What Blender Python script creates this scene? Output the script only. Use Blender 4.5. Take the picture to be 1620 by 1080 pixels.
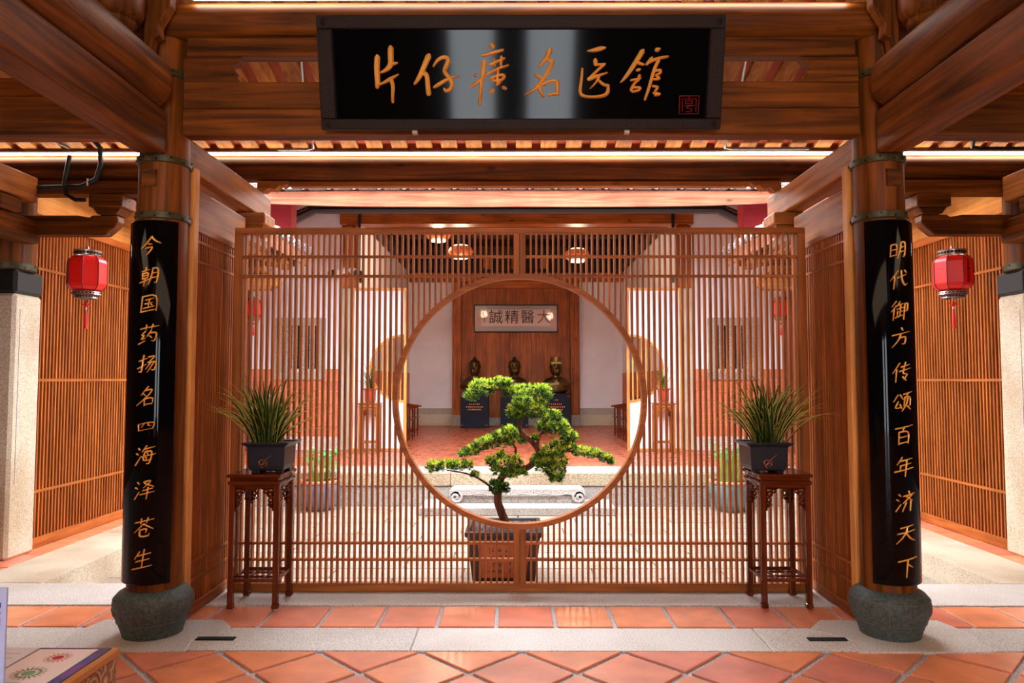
import bpy, bmesh, math, random
from mathutils import Vector, Matrix, noise
random.seed(7)
R = random.random
def U(a, b): return random.uniform(a, b)
C = bpy.context.scene.collection
for o in list(bpy.data.objects): bpy.data.objects.remove(o)
sc = bpy.context.scene

# ------------------------------------------------------------ camera, sky, lights, exposure
cam = bpy.data.cameras.new('camera'); co = bpy.data.objects.new('camera', cam); C.objects.link(co)
cam.sensor_width = 36; cam.lens = 36 * 1158 / 1620; cam.clip_start = 0.05
co.location = (-0.037, 0, 1.5)
co.rotation_euler = (math.radians(90 + 3.02), 0, math.atan(4 / 1158))
sc.camera = co
w = bpy.data.worlds.new('overcast'); sc.world = w; w.use_nodes = True
bg = w.node_tree.nodes['Background']; bg.inputs[0].default_value = (0.90, 0.95, 1.0, 1); bg.inputs[1].default_value = 11.5
vs = sc.view_settings
vs.view_transform = 'Standard'; vs.look = 'None'; vs.gamma = 1; vs.use_curve_mapping = False; vs.exposure = 0.3
def area(name, loc, rot, sx, sy, power, col):
    l = bpy.data.lights.new(name, 'AREA'); l.shape = 'RECTANGLE'; l.size = sx; l.size_y = sy; l.energy = power; l.color = col
    o = bpy.data.objects.new(name, l); C.objects.link(o); o.location = loc; o.rotation_euler = rot; return o
WARM = (1.0, 0.72, 0.46)
# warm unseen fill lights, added to brighten the entrance hall from above
area('hall_fill', (0, 0.6, 3.9), (math.radians(22), 0, 0), 5.0, 1.2, 45, WARM)
area('hall_fill', (-3.6, 2.6, 3.3), (0, 0, 0), 0.8, 1.5, 12, WARM)
area('hall_fill', (3.6, 2.6, 3.3), (0, 0, 0), 0.8, 1.5, 12, WARM)
# warm lamps under the gallery roofs
area('gallery_lamp', (-4.0, 7.6, 3.2), (0, 0, 0), 0.3, 2.0, 8, WARM)
area('gallery_lamp', (4.0, 7.6, 3.2), (0, 0, 0), 0.3, 2.0, 8, WARM)

# ------------------------------------------------------------ helpers
def s2l(c):
    return tuple(((v / 255) / 12.92 if v <= 10 else (((v / 255) + 0.055) / 1.055) ** 2.4) for v in c)
def rgb(*c): return s2l(c) + (1,)
def new_mat(name):
    m = bpy.data.materials.new(name); m.use_nodes = True
    return m, m.node_tree, m.node_tree.nodes['Principled BSDF']
def N(t, kind, **kw):
    n = t.nodes.new(kind)
    for k, v in kw.items(): setattr(n, k, v)
    return n
def flat(name, c, rough=0.5, metal=0, spec=0.5, emit=0, coat=0, var=0.0, nscale=6):
    m, t, p = new_mat(name)
    p.inputs['Base Color'].default_value = rgb(*c); p.inputs['Roughness'].default_value = rough
    p.inputs['Metallic'].default_value = metal; p.inputs['Specular IOR Level'].default_value = spec
    p.inputs['Coat Weight'].default_value = coat
    if emit:
        p.inputs['Emission Color'].default_value = rgb(*c); p.inputs['Emission Strength'].default_value = emit
    if var:
        g = N(t, 'ShaderNodeNewGeometry'); n = N(t, 'ShaderNodeTexNoise'); n.inputs['Scale'].default_value = nscale; n.inputs['Detail'].default_value = 4
        t.links.new(g.outputs['Position'], n.inputs['Vector'])
        r = N(t, 'ShaderNodeMapRange'); r.inputs[1].default_value = 0.3; r.inputs[2].default_value = 0.7
        r.inputs[3].default_value = 1 - var; r.inputs[4].default_value = 1 + var * 0.6
        t.links.new(n.outputs['Fac'], r.inputs[0])
        mx = N(t, 'ShaderNodeVectorMath', operation='SCALE'); mx.inputs[0].default_value = rgb(*c)[:3]
        t.links.new(r.outputs[0], mx.inputs['Scale']); t.links.new(mx.outputs[0], p.inputs['Base Color'])
    return m
def wood(name, ca, cb, axis='X', rough=0.5, knots=True, scale=1.0, coat=0.0):
    m, t, p = new_mat(name); L = t.links.new
    g = N(t, 'ShaderNodeNewGeometry'); oi = N(t, 'ShaderNodeObjectInfo')
    add = N(t, 'ShaderNodeVectorMath', operation='ADD'); mul = N(t, 'ShaderNodeVectorMath', operation='SCALE')
    comb = N(t, 'ShaderNodeCombineXYZ')
    for i in range(3): L(oi.outputs['Random'], comb.inputs[i])
    L(comb.outputs[0], mul.inputs[0]); mul.inputs['Scale'].default_value = 17.0
    L(g.outputs['Position'], add.inputs[0]); L(mul.outputs[0], add.inputs[1])
    mp = N(t, 'ShaderNodeMapping')
    s = [14 * scale] * 3; s['XYZ'.index(axis)] = 0.7 * scale; mp.inputs['Scale'].default_value = s
    L(add.outputs[0], mp.inputs['Vector'])
    n = N(t, 'ShaderNodeTexNoise'); n.inputs['Scale'].default_value = 1.6; n.inputs['Detail'].default_value = 6; n.inputs['Distortion'].default_value = 0.7
    L(mp.outputs[0], n.inputs['Vector'])
    cr = N(t, 'ShaderNodeValToRGB'); e = cr.color_ramp.elements
    e[0].position = 0.32; e[0].color = rgb(*ca); e[1].position = 0.68; e[1].color = rgb(*cb)
    L(n.outputs['Fac'], cr.inputs[0])
    n2 = N(t, 'ShaderNodeTexNoise'); n2.inputs['Scale'].default_value = 2.2; n2.inputs['Detail'].default_value = 3; L(add.outputs[0], n2.inputs['Vector'])
    r = N(t, 'ShaderNodeMapRange'); r.inputs[1].default_value = 0.3; r.inputs[2].default_value = 0.7; r.inputs[3].default_value = 0.72; r.inputs[4].default_value = 1.18
    L(n2.outputs['Fac'], r.inputs[0])
    # per piece tone
    rr = N(t, 'ShaderNodeMapRange'); rr.inputs[3].default_value = 0.86; rr.inputs[4].default_value = 1.12; L(oi.outputs['Random'], rr.inputs[0])
    mm = N(t, 'ShaderNodeMath', operation='MULTIPLY'); L(r.outputs[0], mm.inputs[0]); L(rr.outputs[0], mm.inputs[1])
    last = mm.outputs[0]
    if knots:
        mp2 = N(t, 'ShaderNodeMapping'); s = [5 * scale] * 3; s['XYZ'.index(axis)] = 2.4 * scale; mp2.inputs['Scale'].default_value = s
        L(add.outputs[0], mp2.inputs['Vector'])
        v = N(t, 'ShaderNodeTexVoronoi'); v.inputs['Scale'].default_value = 0.8; L(mp2.outputs[0], v.inputs['Vector'])
        k = N(t, 'ShaderNodeMapRange'); k.inputs[1].default_value = 0.035; k.inputs[2].default_value = 0.12; k.inputs[3].default_value = 0.35; k.inputs[4].default_value = 1.0
        L(v.outputs['Distance'], k.inputs[0])
        m3 = N(t, 'ShaderNodeMath', operation='MULTIPLY'); L(last, m3.inputs[0]); L(k.outputs[0], m3.inputs[1]); last = m3.outputs[0]
    sc_ = N(t, 'ShaderNodeVectorMath', operation='SCALE'); L(cr.outputs[0], sc_.inputs[0]); L(last, sc_.inputs['Scale'])
    L(sc_.outputs[0], p.inputs['Base Color'])
    p.inputs['Roughness'].default_value = rough; p.inputs['Coat Weight'].default_value = coat; p.inputs['Specular IOR Level'].default_value = 0.18
    b = N(t, 'ShaderNodeBump'); b.inputs['Strength'].default_value = 0.15; b.inputs['Distance'].default_value = 0.004
    L(n.outputs['Fac'], b.inputs['Height']); L(b.outputs[0], p.inputs['Normal'])
    return m
def woods(name, ca, cb, **kw): return {a: wood(name + '_' + a.lower(), ca, cb, a, **kw) for a in 'XYZ'}
def stone(name, base, dark, light, rough=0.8, scale=110, stain=None, amt=0.5, bump=0.3):
    m, t, p = new_mat(name); L = t.links.new
    g = N(t, 'ShaderNodeNewGeometry'); oi = N(t, 'ShaderNodeObjectInfo')
    n = N(t, 'ShaderNodeTexNoise'); n.inputs['Scale'].default_value = scale; n.inputs['Detail'].default_value = 3; L(g.outputs['Position'], n.inputs['Vector'])
    cr = N(t, 'ShaderNodeValToRGB'); e = cr.color_ramp.elements
    e[0].position = 0.36; e[0].color = rgb(*dark); e[1].position = 0.64; e[1].color = rgb(*light)
    q = e.new(0.48); q.color = rgb(*base)
    L(n.outputs['Fac'], cr.inputs[0])
    n2 = N(t, 'ShaderNodeTexNoise'); n2.inputs['Scale'].default_value = 1.7; n2.inputs['Detail'].default_value = 6; L(g.outputs['Position'], n2.inputs['Vector'])
    mr = N(t, 'ShaderNodeMapRange'); mr.inputs[1].default_value = 0.42; mr.inputs[2].default_value = 0.68; mr.inputs[3].default_value = 0; mr.inputs[4].default_value = amt
    L(n2.outputs['Fac'], mr.inputs[0])
    mx = N(t, 'ShaderNodeMix', data_type='RGBA', blend_type='MULTIPLY'); L(mr.outputs[0], mx.inputs[0]); L(cr.outputs[0], mx.inputs[6]); mx.inputs[7].default_value = rgb(*(stain or (170, 150, 125)))
    rr = N(t, 'ShaderNodeMapRange'); rr.inputs[3].default_value = 0.9; rr.inputs[4].default_value = 1.06; L(oi.outputs['Random'], rr.inputs[0])
    sv = N(t, 'ShaderNodeVectorMath', operation='SCALE'); L(mx.outputs[2], sv.inputs[0]); L(rr.outputs[0], sv.inputs['Scale'])
    L(sv.outputs[0], p.inputs['Base Color']); p.inputs['Roughness'].default_value = rough
    b = N(t, 'ShaderNodeBump'); b.inputs['Strength'].default_value = bump; b.inputs['Distance'].default_value = 0.003; L(n.outputs['Fac'], b.inputs['Height']); L(b.outputs[0], p.inputs['Normal'])
    return m
def clay(name, ca, cb, rough=0.4, white=0.25, coat=0.0):
    m, t, p = new_mat(name); L = t.links.new
    g = N(t, 'ShaderNodeNewGeometry'); oi = N(t, 'ShaderNodeObjectInfo')
    mx = N(t, 'ShaderNodeMix', data_type='RGBA'); mx.inputs[6].default_value = rgb(*ca); mx.inputs[7].default_value = rgb(*cb)
    pw = N(t, 'ShaderNodeMath', operation='POWER'); pw.inputs[1].default_value = 1.8; L(oi.outputs['Random'], pw.inputs[0]); L(pw.outputs[0], mx.inputs[0])
    n = N(t, 'ShaderNodeTexNoise'); n.inputs['Scale'].default_value = 5; n.inputs['Detail'].default_value = 7; L(g.outputs['Position'], n.inputs['Vector'])
    r = N(t, 'ShaderNodeMapRange'); r.inputs[1].default_value = 0.3; r.inputs[2].default_value = 0.7; r.inputs[3].default_value = 0.8; r.inputs[4].default_value = 1.15; L(n.outputs['Fac'], r.inputs[0])
    sv = N(t, 'ShaderNodeVectorMath', operation='SCALE'); L(mx.outputs[2], sv.inputs[0]); L(r.outputs[0], sv.inputs['Scale'])
    n3 = N(t, 'ShaderNodeTexNoise'); n3.inputs['Scale'].default_value = 26; n3.inputs['Detail'].default_value = 8; n3.inputs['Roughness'].default_value = 0.7; L(g.outputs['Position'], n3.inputs['Vector'])
    r3 = N(t, 'ShaderNodeMapRange'); r3.inputs[1].default_value = 0.58; r3.inputs[2].default_value = 0.74; r3.inputs[3].default_value = 0; r3.inputs[4].default_value = white; L(n3.outputs['Fac'], r3.inputs[0])
    m2 = N(t, 'ShaderNodeMix', data_type='RGBA'); L(r3.outputs[0], m2.inputs[0]); L(sv.outputs[0], m2.inputs[6]); m2.inputs[7].default_value = rgb(225, 190, 175)
    L(m2.outputs[2], p.inputs['Base Color']); p.inputs['Roughness'].default_value = rough; p.inputs['Coat Weight'].default_value = coat; p.inputs['Coat Roughness'].default_value = 0.25
    b = N(t, 'ShaderNodeBump'); b.inputs['Strength'].default_value = 0.2; b.inputs['Distance'].default_value = 0.003; L(n.outputs['Fac'], b.inputs['Height']); L(b.outputs[0], p.inputs['Normal'])
    return m

W_old = woods('aged_cedar', (68, 31, 5), (136, 72, 18), rough=0.5)
W_lit = woods('light_cedar', (134, 72, 26), (190, 116, 54), rough=0.5)
W_lat = woods('lattice_wood', (146, 76, 30), (186, 106, 50), rough=0.5, knots=False)
W_rose = woods('rosewood', (78, 28, 8), (124, 50, 18), rough=0.25, knots=False, coat=0.4)
W_pale = woods('pale_rafter', (158, 94, 40), (202, 136, 68), rough=0.6)
W_wet = woods('weathered_board', (116, 60, 36), (160, 98, 70), rough=0.55)
W_hall = woods('hall_plank', (140, 66, 20), (206, 112, 44), rough=0.4)
W_dark = woods('dark_wood', (44, 22, 12), (78, 40, 20), rough=0.5, knots=False)
W_hon = woods('honey_wood', (206, 132, 62), (232, 166, 92), rough=0.45, knots=False)
M_gran = stone('granite_pale', (212, 200, 192), (160, 150, 144), (232, 224, 218), stain=(200, 172, 146), amt=0.35, rough=0.55, scale=150)
M_gran2 = stone('granite_tan', (208, 190, 164), (170, 150, 124), (226, 212, 192), stain=(196, 164, 128), amt=0.5, rough=0.75, scale=150)
M_court = stone('courtyard_granite', (166, 150, 134), (122, 110, 98), (182, 168, 156), stain=(214, 170, 140), amt=0.45, scale=70, rough=0.45)
M_step = stone('step_granite', (170, 150, 122), (112, 98, 80), (192, 176, 150), stain=(190, 150, 110), amt=0.5, rough=0.75)
M_step2 = stone('step_granite_grey', (164, 154, 146), (108, 102, 98), (186, 178, 172), amt=0.3, rough=0.7)
M_gwin = stone('window_granite', (182, 168, 152), (128, 116, 104), (208, 196, 182), scale=70, amt=0.2)
M_wst = stone('white_carved_stone', (176, 166, 160), (134, 126, 120), (194, 186, 182), amt=0.15, scale=60)
M_drum = stone('dark_green_stone', (80, 90, 84), (66, 76, 70), (96, 106, 100), rough=0.55, amt=0.5, stain=(120, 120, 100), scale=60)
M_tile = clay('clay_tile', (236, 138, 92), (222, 128, 108), rough=0.28, white=0.16, coat=0.6)
M_tile2 = clay('clay_tile_strip', (242, 146, 102), (226, 126, 104), rough=0.3, white=0.15, coat=0.3)
M_brick = clay('red_brick', (228, 132, 92), (214, 116, 82), rough=0.6, white=0.15)
M_rtile = clay('roof_lining_tile', (178, 76, 40), (150, 60, 34), rough=0.7, white=0.05)
M_grout = stone('grout', (176, 168, 168), (140, 134, 136), (200, 194, 194), scale=90, amt=0.3)
M_mort = flat('pale_mortar', (226, 206, 196), 0.8)
M_white = flat('white_plaster', (250, 243, 248), 0.8, var=0.06, nscale=2)
M_pink = flat('red_plaster', (206, 40, 52), 0.6, var=0.18, nscale=5)
M_brownwall = flat('brown_wall', (120, 62, 46), 0.8, var=0.2)
M_black = flat('black_lacquer', (5, 5, 7), 0.07, spec=0.16)
M_blk2 = flat('black_paint', (16, 18, 24), 0.5, var=0.2, nscale=30)
M_gold = flat('gold_leaf', (255, 184, 84), 0.22, metal=0.12, coat=0.6)
M_goldp = flat('gold_paint', (214, 120, 40), 0.4, metal=0.3)
M_frame = flat('dark_carved_frame', (34, 19, 11), 0.6, spec=0.2)
M_red = flat('red_seal', (150, 24, 18), 0.5)
M_lant = flat('red_silk', (248, 24, 18), 0.42, coat=0.12)
M_lrib = flat('dark_red_rib', (120, 14, 18), 0.5)
M_silver = flat('pierced_metal', (176, 150, 140), 0.35, metal=0.6)
M_strap = flat('aged_bronze_strap', (74, 66, 36), 0.45, metal=0.3, var=0.4, nscale=40)
M_nail = flat('dark_nail', (34, 28, 20), 0.4, metal=0.5)
M_led = flat('led_light', (255, 244, 232), 0.5, emit=20)
M_alu = flat('aluminium_channel', (190, 186, 180), 0.35, metal=0.8)
M_blackp = flat('black_plastic', (22, 24, 24), 0.4)
M_steel = flat('steel_conduit', (170, 172, 168), 0.35, metal=0.7)
M_soil = flat('dark_soil', (46, 30, 24), 0.9, var=0.5, nscale=60)
M_peb = flat('grey_pebble', (150, 136, 146), 0.6, var=0.3, nscale=60)
M_pot = flat('dark_slate_glaze', (34, 38, 46), 0.32)
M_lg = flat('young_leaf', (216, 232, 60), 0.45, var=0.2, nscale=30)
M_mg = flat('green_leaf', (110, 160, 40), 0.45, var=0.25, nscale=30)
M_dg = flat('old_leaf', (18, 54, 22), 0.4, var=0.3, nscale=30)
M_bg1 = flat('blade_green', (30, 66, 22), 0.4, var=0.2, nscale=20)
M_bg2 = flat('blade_margin', (184, 166, 72), 0.45)
M_lily = flat('lily_leaf', (112, 178, 104), 0.4, var=0.2, nscale=20)
M_lilys = flat('lily_stem', (150, 184, 60), 0.5)
M_petal = flat('white_petal', (240, 238, 226), 0.5)
M_bark = wood('bark', (60, 34, 26), (128, 74, 50), 'Z', rough=0.8, knots=False, scale=2)
M_paint = flat('grey_paint', (112, 110, 114), 0.6)
M_lamp = flat('lamp_glow', (255, 226, 170), 0.5, emit=5)
M_lampb = flat('bamboo_shade', (214, 98, 44), 0.5, emit=0.25)
M_paper = flat('shoji_paper', (244, 238, 242), 0.7)
M_bronze = flat('bronze', (104, 82, 48), 0.27, metal=0.8, var=0.45, nscale=14)
M_plinth = flat('slate_blue_plinth', (20, 25, 42), 0.6, spec=0.25)
M_rtop = stone('grey_roof_tile', (150, 140, 140), (70, 62, 66), (220, 212, 214), scale=45, amt=0.3)

for m_ in (M_lg, M_mg, M_dg, M_bg1, M_bg2, M_lily):
    t_ = m_.node_tree; p_ = t_.nodes['Principled BSDF']; o_ = t_.nodes['Material Output']
    tr_ = N(t_, 'ShaderNodeBsdfTranslucent'); mx_ = N(t_, 'ShaderNodeMixShader'); mx_.inputs[0].default_value = .4
    t_.links.new(p_.inputs['Base Color'].links[0].from_socket, tr_.inputs[0]) if p_.inputs['Base Color'].links else tr_.inputs[0].default_value.__setitem__(slice(0,4), p_.inputs['Base Color'].default_value[:])
    t_.links.new(p_.outputs[0], mx_.inputs[1]); t_.links.new(tr_.outputs[0], mx_.inputs[2]); t_.links.new(mx_.outputs[0], o_.inputs[0])

class B:
    def __init__(s): s.bm = bmesh.new(); s.mi = 0
    def face(s, vs):
        try: f = s.bm.faces.new(vs); f.material_index = s.mi; return f
        except ValueError: return None
    def v(s, p): return s.bm.verts.new(p)
    def box(s, x0, x1, y0, y1, z0, z1, M=None):
        P = [Vector((x, y, z)) for z in (z0, z1) for y in (y0, y1) for x in (x0, x1)]
        if M: P = [M @ p for p in P]
        v = [s.v(p) for p in P]
        for f in ((0,2,3,1),(4,5,7,6),(0,1,5,4),(2,6,7,3),(0,4,6,2),(1,3,7,5)): s.face([v[i] for i in f])
        return s
    def cyl(s, p0, p1, r0, r1=None, n=16, cap=True):
        return s.tube([p0, p1], [r0, r0 if r1 is None else r1], n, cap)
    def tube(s, pts, rad, n=8, cap=True):
        pts = [Vector(p) for p in pts]
        if not hasattr(rad, '__len__'): rad = [rad] * len(pts)
        rings = []; ref = None
        for i, p in enumerate(pts):
            d = (pts[min(i+1, len(pts)-1)] - pts[max(i-1, 0)]).normalized()
            if ref is None: ref = Vector((1,0,0)) if abs(d.x) < 0.8 else Vector((0,1,0))
            u = (ref - d * ref.dot(d)).normalized(); ref = u; w_ = d.cross(u)
            rings.append([s.v(p + (u * math.cos(a) + w_ * math.sin(a)) * rad[i]) for a in [2*math.pi*k/n for k in range(n)]])
        for a, b in zip(rings, rings[1:]):
            for k in range(n): s.face([a[k], a[(k+1)%n], b[(k+1)%n], b[k]])
        if cap: s.face(rings[0][::-1]); s.face(rings[-1])
        return s
    def lathe(s, c, prof, n=32, rot=0, cap=True):
        rings = [[s.v((c[0] + r * math.cos(2*math.pi*k/n + rot), c[1] + r * math.sin(2*math.pi*k/n + rot), c[2] + z)) for k in range(n)] for r, z in prof]
        for a, b in zip(rings, rings[1:]):
            for k in range(n): s.face([a[k], a[(k+1)%n], b[(k+1)%n], b[k]])
        if cap: s.face(rings[0][::-1]); s.face(rings[-1])
        return s
    def prism(s, poly, axis, a0, a1):
        # poly in the plane normal to axis: X->(y,z)  Y->(x,z)  Z->(x,y)
        def P(q, a): return {'X': (a, q[0], q[1]), 'Y': (q[0], a, q[1]), 'Z': (q[0], q[1], a)}[axis]
        A = [s.v(P(q, a0)) for q in poly]; Bv = [s.v(P(q, a1)) for q in poly]; n = len(poly)
        s.face(A); s.face(Bv[::-1])
        for k in range(n): s.face([A[k], Bv[k], Bv[(k+1)%n], A[(k+1)%n]])
        return s
    def done(s, name, mat, parent=None, smooth=False, bevel=0, seg=1, keep=False):
        bm = s.bm
        bmesh.ops.recalc_face_normals(bm, faces=bm.faces)
        if bevel:
            es = [e for e in bm.edges if len(e.link_faces) == 2 and e.calc_face_angle(0) > 0.5]
            bmesh.ops.bevel(bm, geom=es, offset=bevel, segments=seg, profile=0.5, affect='EDGES', clamp_overlap=True)
        me = bpy.data.meshes.new(name); bm.to_mesh(me); bm.free()
        for m in (mat if isinstance(mat, (list, tuple)) else [mat]): me.materials.append(m)
        if smooth:
            for p in me.polygons: p.use_smooth = True
            try: me.set_sharp_from_angle(angle=math.radians(40))
            except Exception: pass
        return link(name, me, parent)
def link(name, me, parent=None):
    o = bpy.data.objects.new(name, me); C.objects.link(o)
    if parent is not None:
        o.parent = parent; o.matrix_parent_inverse = root_inv(parent)
    return o
def wm(o):
    m = Matrix.Translation(o.location) @ o.rotation_euler.to_matrix().to_4x4() @ Matrix.Diagonal(o.scale.to_4d())
    return (wm(o.parent) @ o.matrix_parent_inverse @ m) if o.parent else m
def root_inv(p): return wm(p).inverted()
def tag(o, label=None, cat=None, group=None, kind=None):
    if label: o['label'] = label
    if cat: o['category'] = cat
    if group: o['group'] = group
    if kind: o['kind'] = kind
    return o
def thing(name, loc, label, cat, group=None):
    o = bpy.data.objects.new(name, None); C.objects.link(o); o.location = loc; o.empty_display_size = 0.1
    return tag(o, label, cat, group)
_cube = {}
def piece(name, mat, parent, x0, x1, y0, y1, z0, z1, rot=None):
    """box part that shares one unit cube per material"""
    if mat.name not in _cube:
        b = B(); b.box(-.5,.5,-.5,.5,-.5,.5); bmesh.ops.recalc_face_normals(b.bm, faces=b.bm.faces)
        me = bpy.data.meshes.new('unit_' + mat.name); b.bm.to_mesh(me); b.bm.free(); me.materials.append(mat); _cube[mat.name] = me
    o = link(name, _cube[mat.name], parent)
    o.location = ((x0+x1)/2, (y0+y1)/2, (z0+z1)/2); o.scale = (x1-x0, y1-y0, z1-z0)
    if rot: o.rotation_euler = rot
    return o
def bx(name, mat, parent, x0, x1, y0, y1, z0, z1, bevel=0.006, seg=1):
    return B().box(min(x0,x1), max(x0,x1), y0, y1, z0, z1).done(name, mat, parent, bevel=bevel, seg=seg)
def sbox(s, x0, x1): return (min(s*x0, s*x1), max(s*x0, s*x1))
def copy_tree(o, parent=None):
    c = o.copy(); C.objects.link(c)
    if parent is not None: c.parent = parent
    for ch in list(o.children): copy_tree(ch, c)
    return c
SIDE = {-1: 'left', 1: 'right'}

# ------------------------------------------------------------ floors
fl = bx('floor', M_grout, None, -6, 6, -3, 5.49, -0.30, -0.012, 0); tag(fl, kind='structure')
def slab(name, mat, parent, poly, z0, z1, inset=0.006):
    """pave piece with chamfered upper edge"""
    b = B(); n = len(poly); cx = sum(p[0] for p in poly)/n; cy = sum(p[1] for p in poly)/n
    rings = []
    for z, k in ((z0, 0), (z1 - inset, 0), (z1, inset)):
        ring = []
        for p in poly:
            d = Vector((cx-p[0], cy-p[1])); L = d.length or 1
            ring.append(b.v((p[0] + d.x/L*k*1.4, p[1] + d.y/L*k*1.4, z)))
        rings.append(ring)
    for a, c in zip(rings, rings[1:]):
        for k in range(n): b.face([a[k], a[(k+1)%n], c[(k+1)%n], c[k]])
    b.face(rings[-1])
    return b.done(name, mat, parent)
def clip(poly, f):
    out = []
    for i, p in enumerate(poly):
        q = poly[(i+1)%len(poly)]; a, c = f(p), f(q)
        if a >= 0: out.append(p)
        if (a >= 0) != (c >= 0):
            t = a/(a-c); out.append((p[0]+(q[0]-p[0])*t, p[1]+(q[1]-p[1])*t))
    return out
hx, hy, g = 0.28, 0.29, 0.017
for i in range(-13, 14):
    for j in range(0, 9):
        cx = 0.287 + i*hx; cy = 4.13 - j*hy
        if (i + j) % 2: continue
        if abs(cx) > 3.6: continue
        poly = [(cx-hx+g*1.4, cy), (cx, cy-hy+g*1.4), (cx+hx-g*1.4, cy), (cx, cy+hy-g*1.4)]
        poly = clip(poly, lambda p: 4.135 - p[1])
        if len(poly) > 2: slab('floor_tile', M_tile, fl, poly, -0.011, U(-0.001, 0.001), 0.003)
bx('floor_tile_field', M_tile, fl, -6, 6, -3, 1.75, -0.011, 0, 0)
# granite kerb strips and the straight row of clay tiles
xs = [-6, -4.2, -2.62, -0.62, 1.4, 2.62, 4.4, 6]
for a, b_ in zip(xs, xs[1:]): slab('kerb_stone', M_gran, fl, [(a+.003,4.15),(b_-.003,4.15),(b_-.003,4.52),(a+.003,4.52)], -0.011, U(0,.002), .004)
xs = [-6, -4.0, -2.2, 2.4, 4.3, 6]
for a, b_ in zip(xs, xs[1:]): slab('kerb_stone', M_gran, fl, [(a+.002,4.975),(b_-.002,4.975),(b_-.002,5.489),(a+.002,5.489)], -0.011, U(0,.002), .004)
for i in range(-12, 13):
    x = -0.15 + 0.364*i
    wv = 0.013
    slab('floor_tile', M_tile2, fl, [(x+wv,4.55),(x+.364-wv,4.55),(x+.364-wv,4.945),(x+wv,4.945)], -0.011, U(-.001,.001), .004)
for s in (-1, 1):
    # stone slab notched round each column base, with its slot
    x0, x1 = sbox(s, 1.78, 2.60); 
    P = [(s*1.86,4.12),(s*2.60,4.12),(s*2.66,4.42),(s*2.6,4.66),(s*1.86,4.66),(s*1.74,4.5),(s*1.9,4.32)]
    slab('column_slab', M_gran, fl, P, -0.01, 0.006, .004)
    piece('slot', flat('slot_dark', (14, 12, 10), 0.9), fl, *sbox(s, 1.66, 1.88), 4.30, 4.345, -0.005, 0.0085)

M_joint = flat('dark_joint', (96, 84, 74), .9)
cf = bx('floor', M_joint, None, -3.56, 3.56, 5.49, 9.97, -0.5, -0.214, 0); tag(cf, kind='structure')
y = 5.5; row = 0
while y < 9.94:
    y1 = min(y + U(.28, .34), 9.955)
    off = (-0.55 if row % 2 else 0) + U(-.12, .12)
    xs = [-3.55] + [k*1.15 + off for k in range(-3, 4) if -3.2 < k*1.15 + off < 3.2] + [3.55]
    for a, b_ in zip(xs, xs[1:]): slab('paving_slab', M_court, cf, [(a+.006,y+.006),(b_-.006,y+.006),(b_-.006,y1-.006),(a+.006,y1-.006)], -0.215, -0.2+U(-.001,.001), .005)
    y = y1; row += 1
for s in (-1, 1):
    gf = bx('floor', M_grout, None, *sbox(s, 3.57, 6), 5.49, 13.06, -0.3, -0.012, 0); tag(gf, kind='structure')
    ys = [5.5, 7.3, 9.2, 10.0]
    for a, b_ in zip(ys, ys[1:]):
        slab('edge_stone', M_gran2, gf, [(s*3.55,a+.003),(s*4.10,a+.003),(s*4.10,b_-.003),(s*3.55,b_-.003)], -0.3, 0, .006)
    for k in range(10):
        a = 5.5 + k*.45; slab('floor_tile', M_tile2, gf, [(s*4.11,a+.008),(s*4.32,a+.008),(s*4.32,a+.442),(s*4.11,a+.442)], -0.011, 0, .004)
        slab('floor_tile', M_tile2, gf, [(s*4.4,a+.008),(s*4.8,a+.008),(s*4.8,a+.442),(s*4.4,a+.442)], -0.011, 0, .004)
# rear hall podium: two granite courses and brick floor
hf = bx('floor', M_grout, None, -5.2, 5.2, 10.0, 20.4, -0.5, 0.24, 0); tag(hf, kind='structure')
for z0, z1, xx, yy, mm in ((-0.3, 0.068, [-3.55, -1.9, -0.3, 1.35, 2.6, 3.55], 9.97, M_step2), (0.074, 0.25, [-5.2, -2.7, -0.9, 0.6, 2.2, 3.7, 5.2], 9.95, M_step)):
    for a, b_ in zip(xx, xx[1:]): bx('step_stone', mm, hf, a+.003, b_-.003, yy, 10.4, z0, z1, .008)
for a, b_ in zip([-5.2, -2.3, 0.2, 2.9], [-2.3, 0.2, 2.9, 5.2]): bx('step_stone', M_step2, hf, a+.003, b_-.003, 9.97, 10.70, 0.2505, 0.256, .002)
def bricktex(name, c1, c2, mortar, sx, sy):
    m, t, p = new_mat(name); L = t.links.new
    g_ = N(t, 'ShaderNodeNewGeometry'); b = N(t, 'ShaderNodeTexBrick'); L(g_.outputs['Position'], b.inputs['Vector'])
    b.inputs['Color1'].default_value = rgb(*c1); b.inputs['Color2'].default_value = rgb(*c2); b.inputs['Mortar'].default_value = rgb(*mortar)
    b.inputs['Scale'].default_value = 1; b.inputs['Brick Width'].default_value = sx; b.inputs['Row Height'].default_value = sy; b.inputs['Mortar Size'].default_value = 0.006
    n = N(t, 'ShaderNodeTexNoise'); n.inputs['Scale'].default_value = 7; n.inputs['Detail'].default_value = 6; L(g_.outputs['Position'], n.inputs['Vector'])
    r = N(t, 'ShaderNodeMapRange'); r.inputs[1].default_value = 0.3; r.inputs[2].default_value = 0.7; r.inputs[3].default_value = .75; r.inputs[4].default_value = 1.2; L(n.outputs['Fac'], r.inputs[0])
    sv = N(t, 'ShaderNodeVectorMath', operation='SCALE'); L(b.outputs[0], sv.inputs[0]); L(r.outputs[0], sv.inputs['Scale']); L(sv.outputs[0], p.inputs['Base Color'])
    r2 = N(t, 'ShaderNodeMapRange'); r2.inputs[1].default_value = 0.4; r2.inputs[2].default_value = 0.6; r2.inputs[3].default_value = .25; r2.inputs[4].default_value = .5; L(n.outputs['Fac'], r2.inputs[0]); L(r2.outputs[0], p.inputs['Roughness'])
    return m
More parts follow.
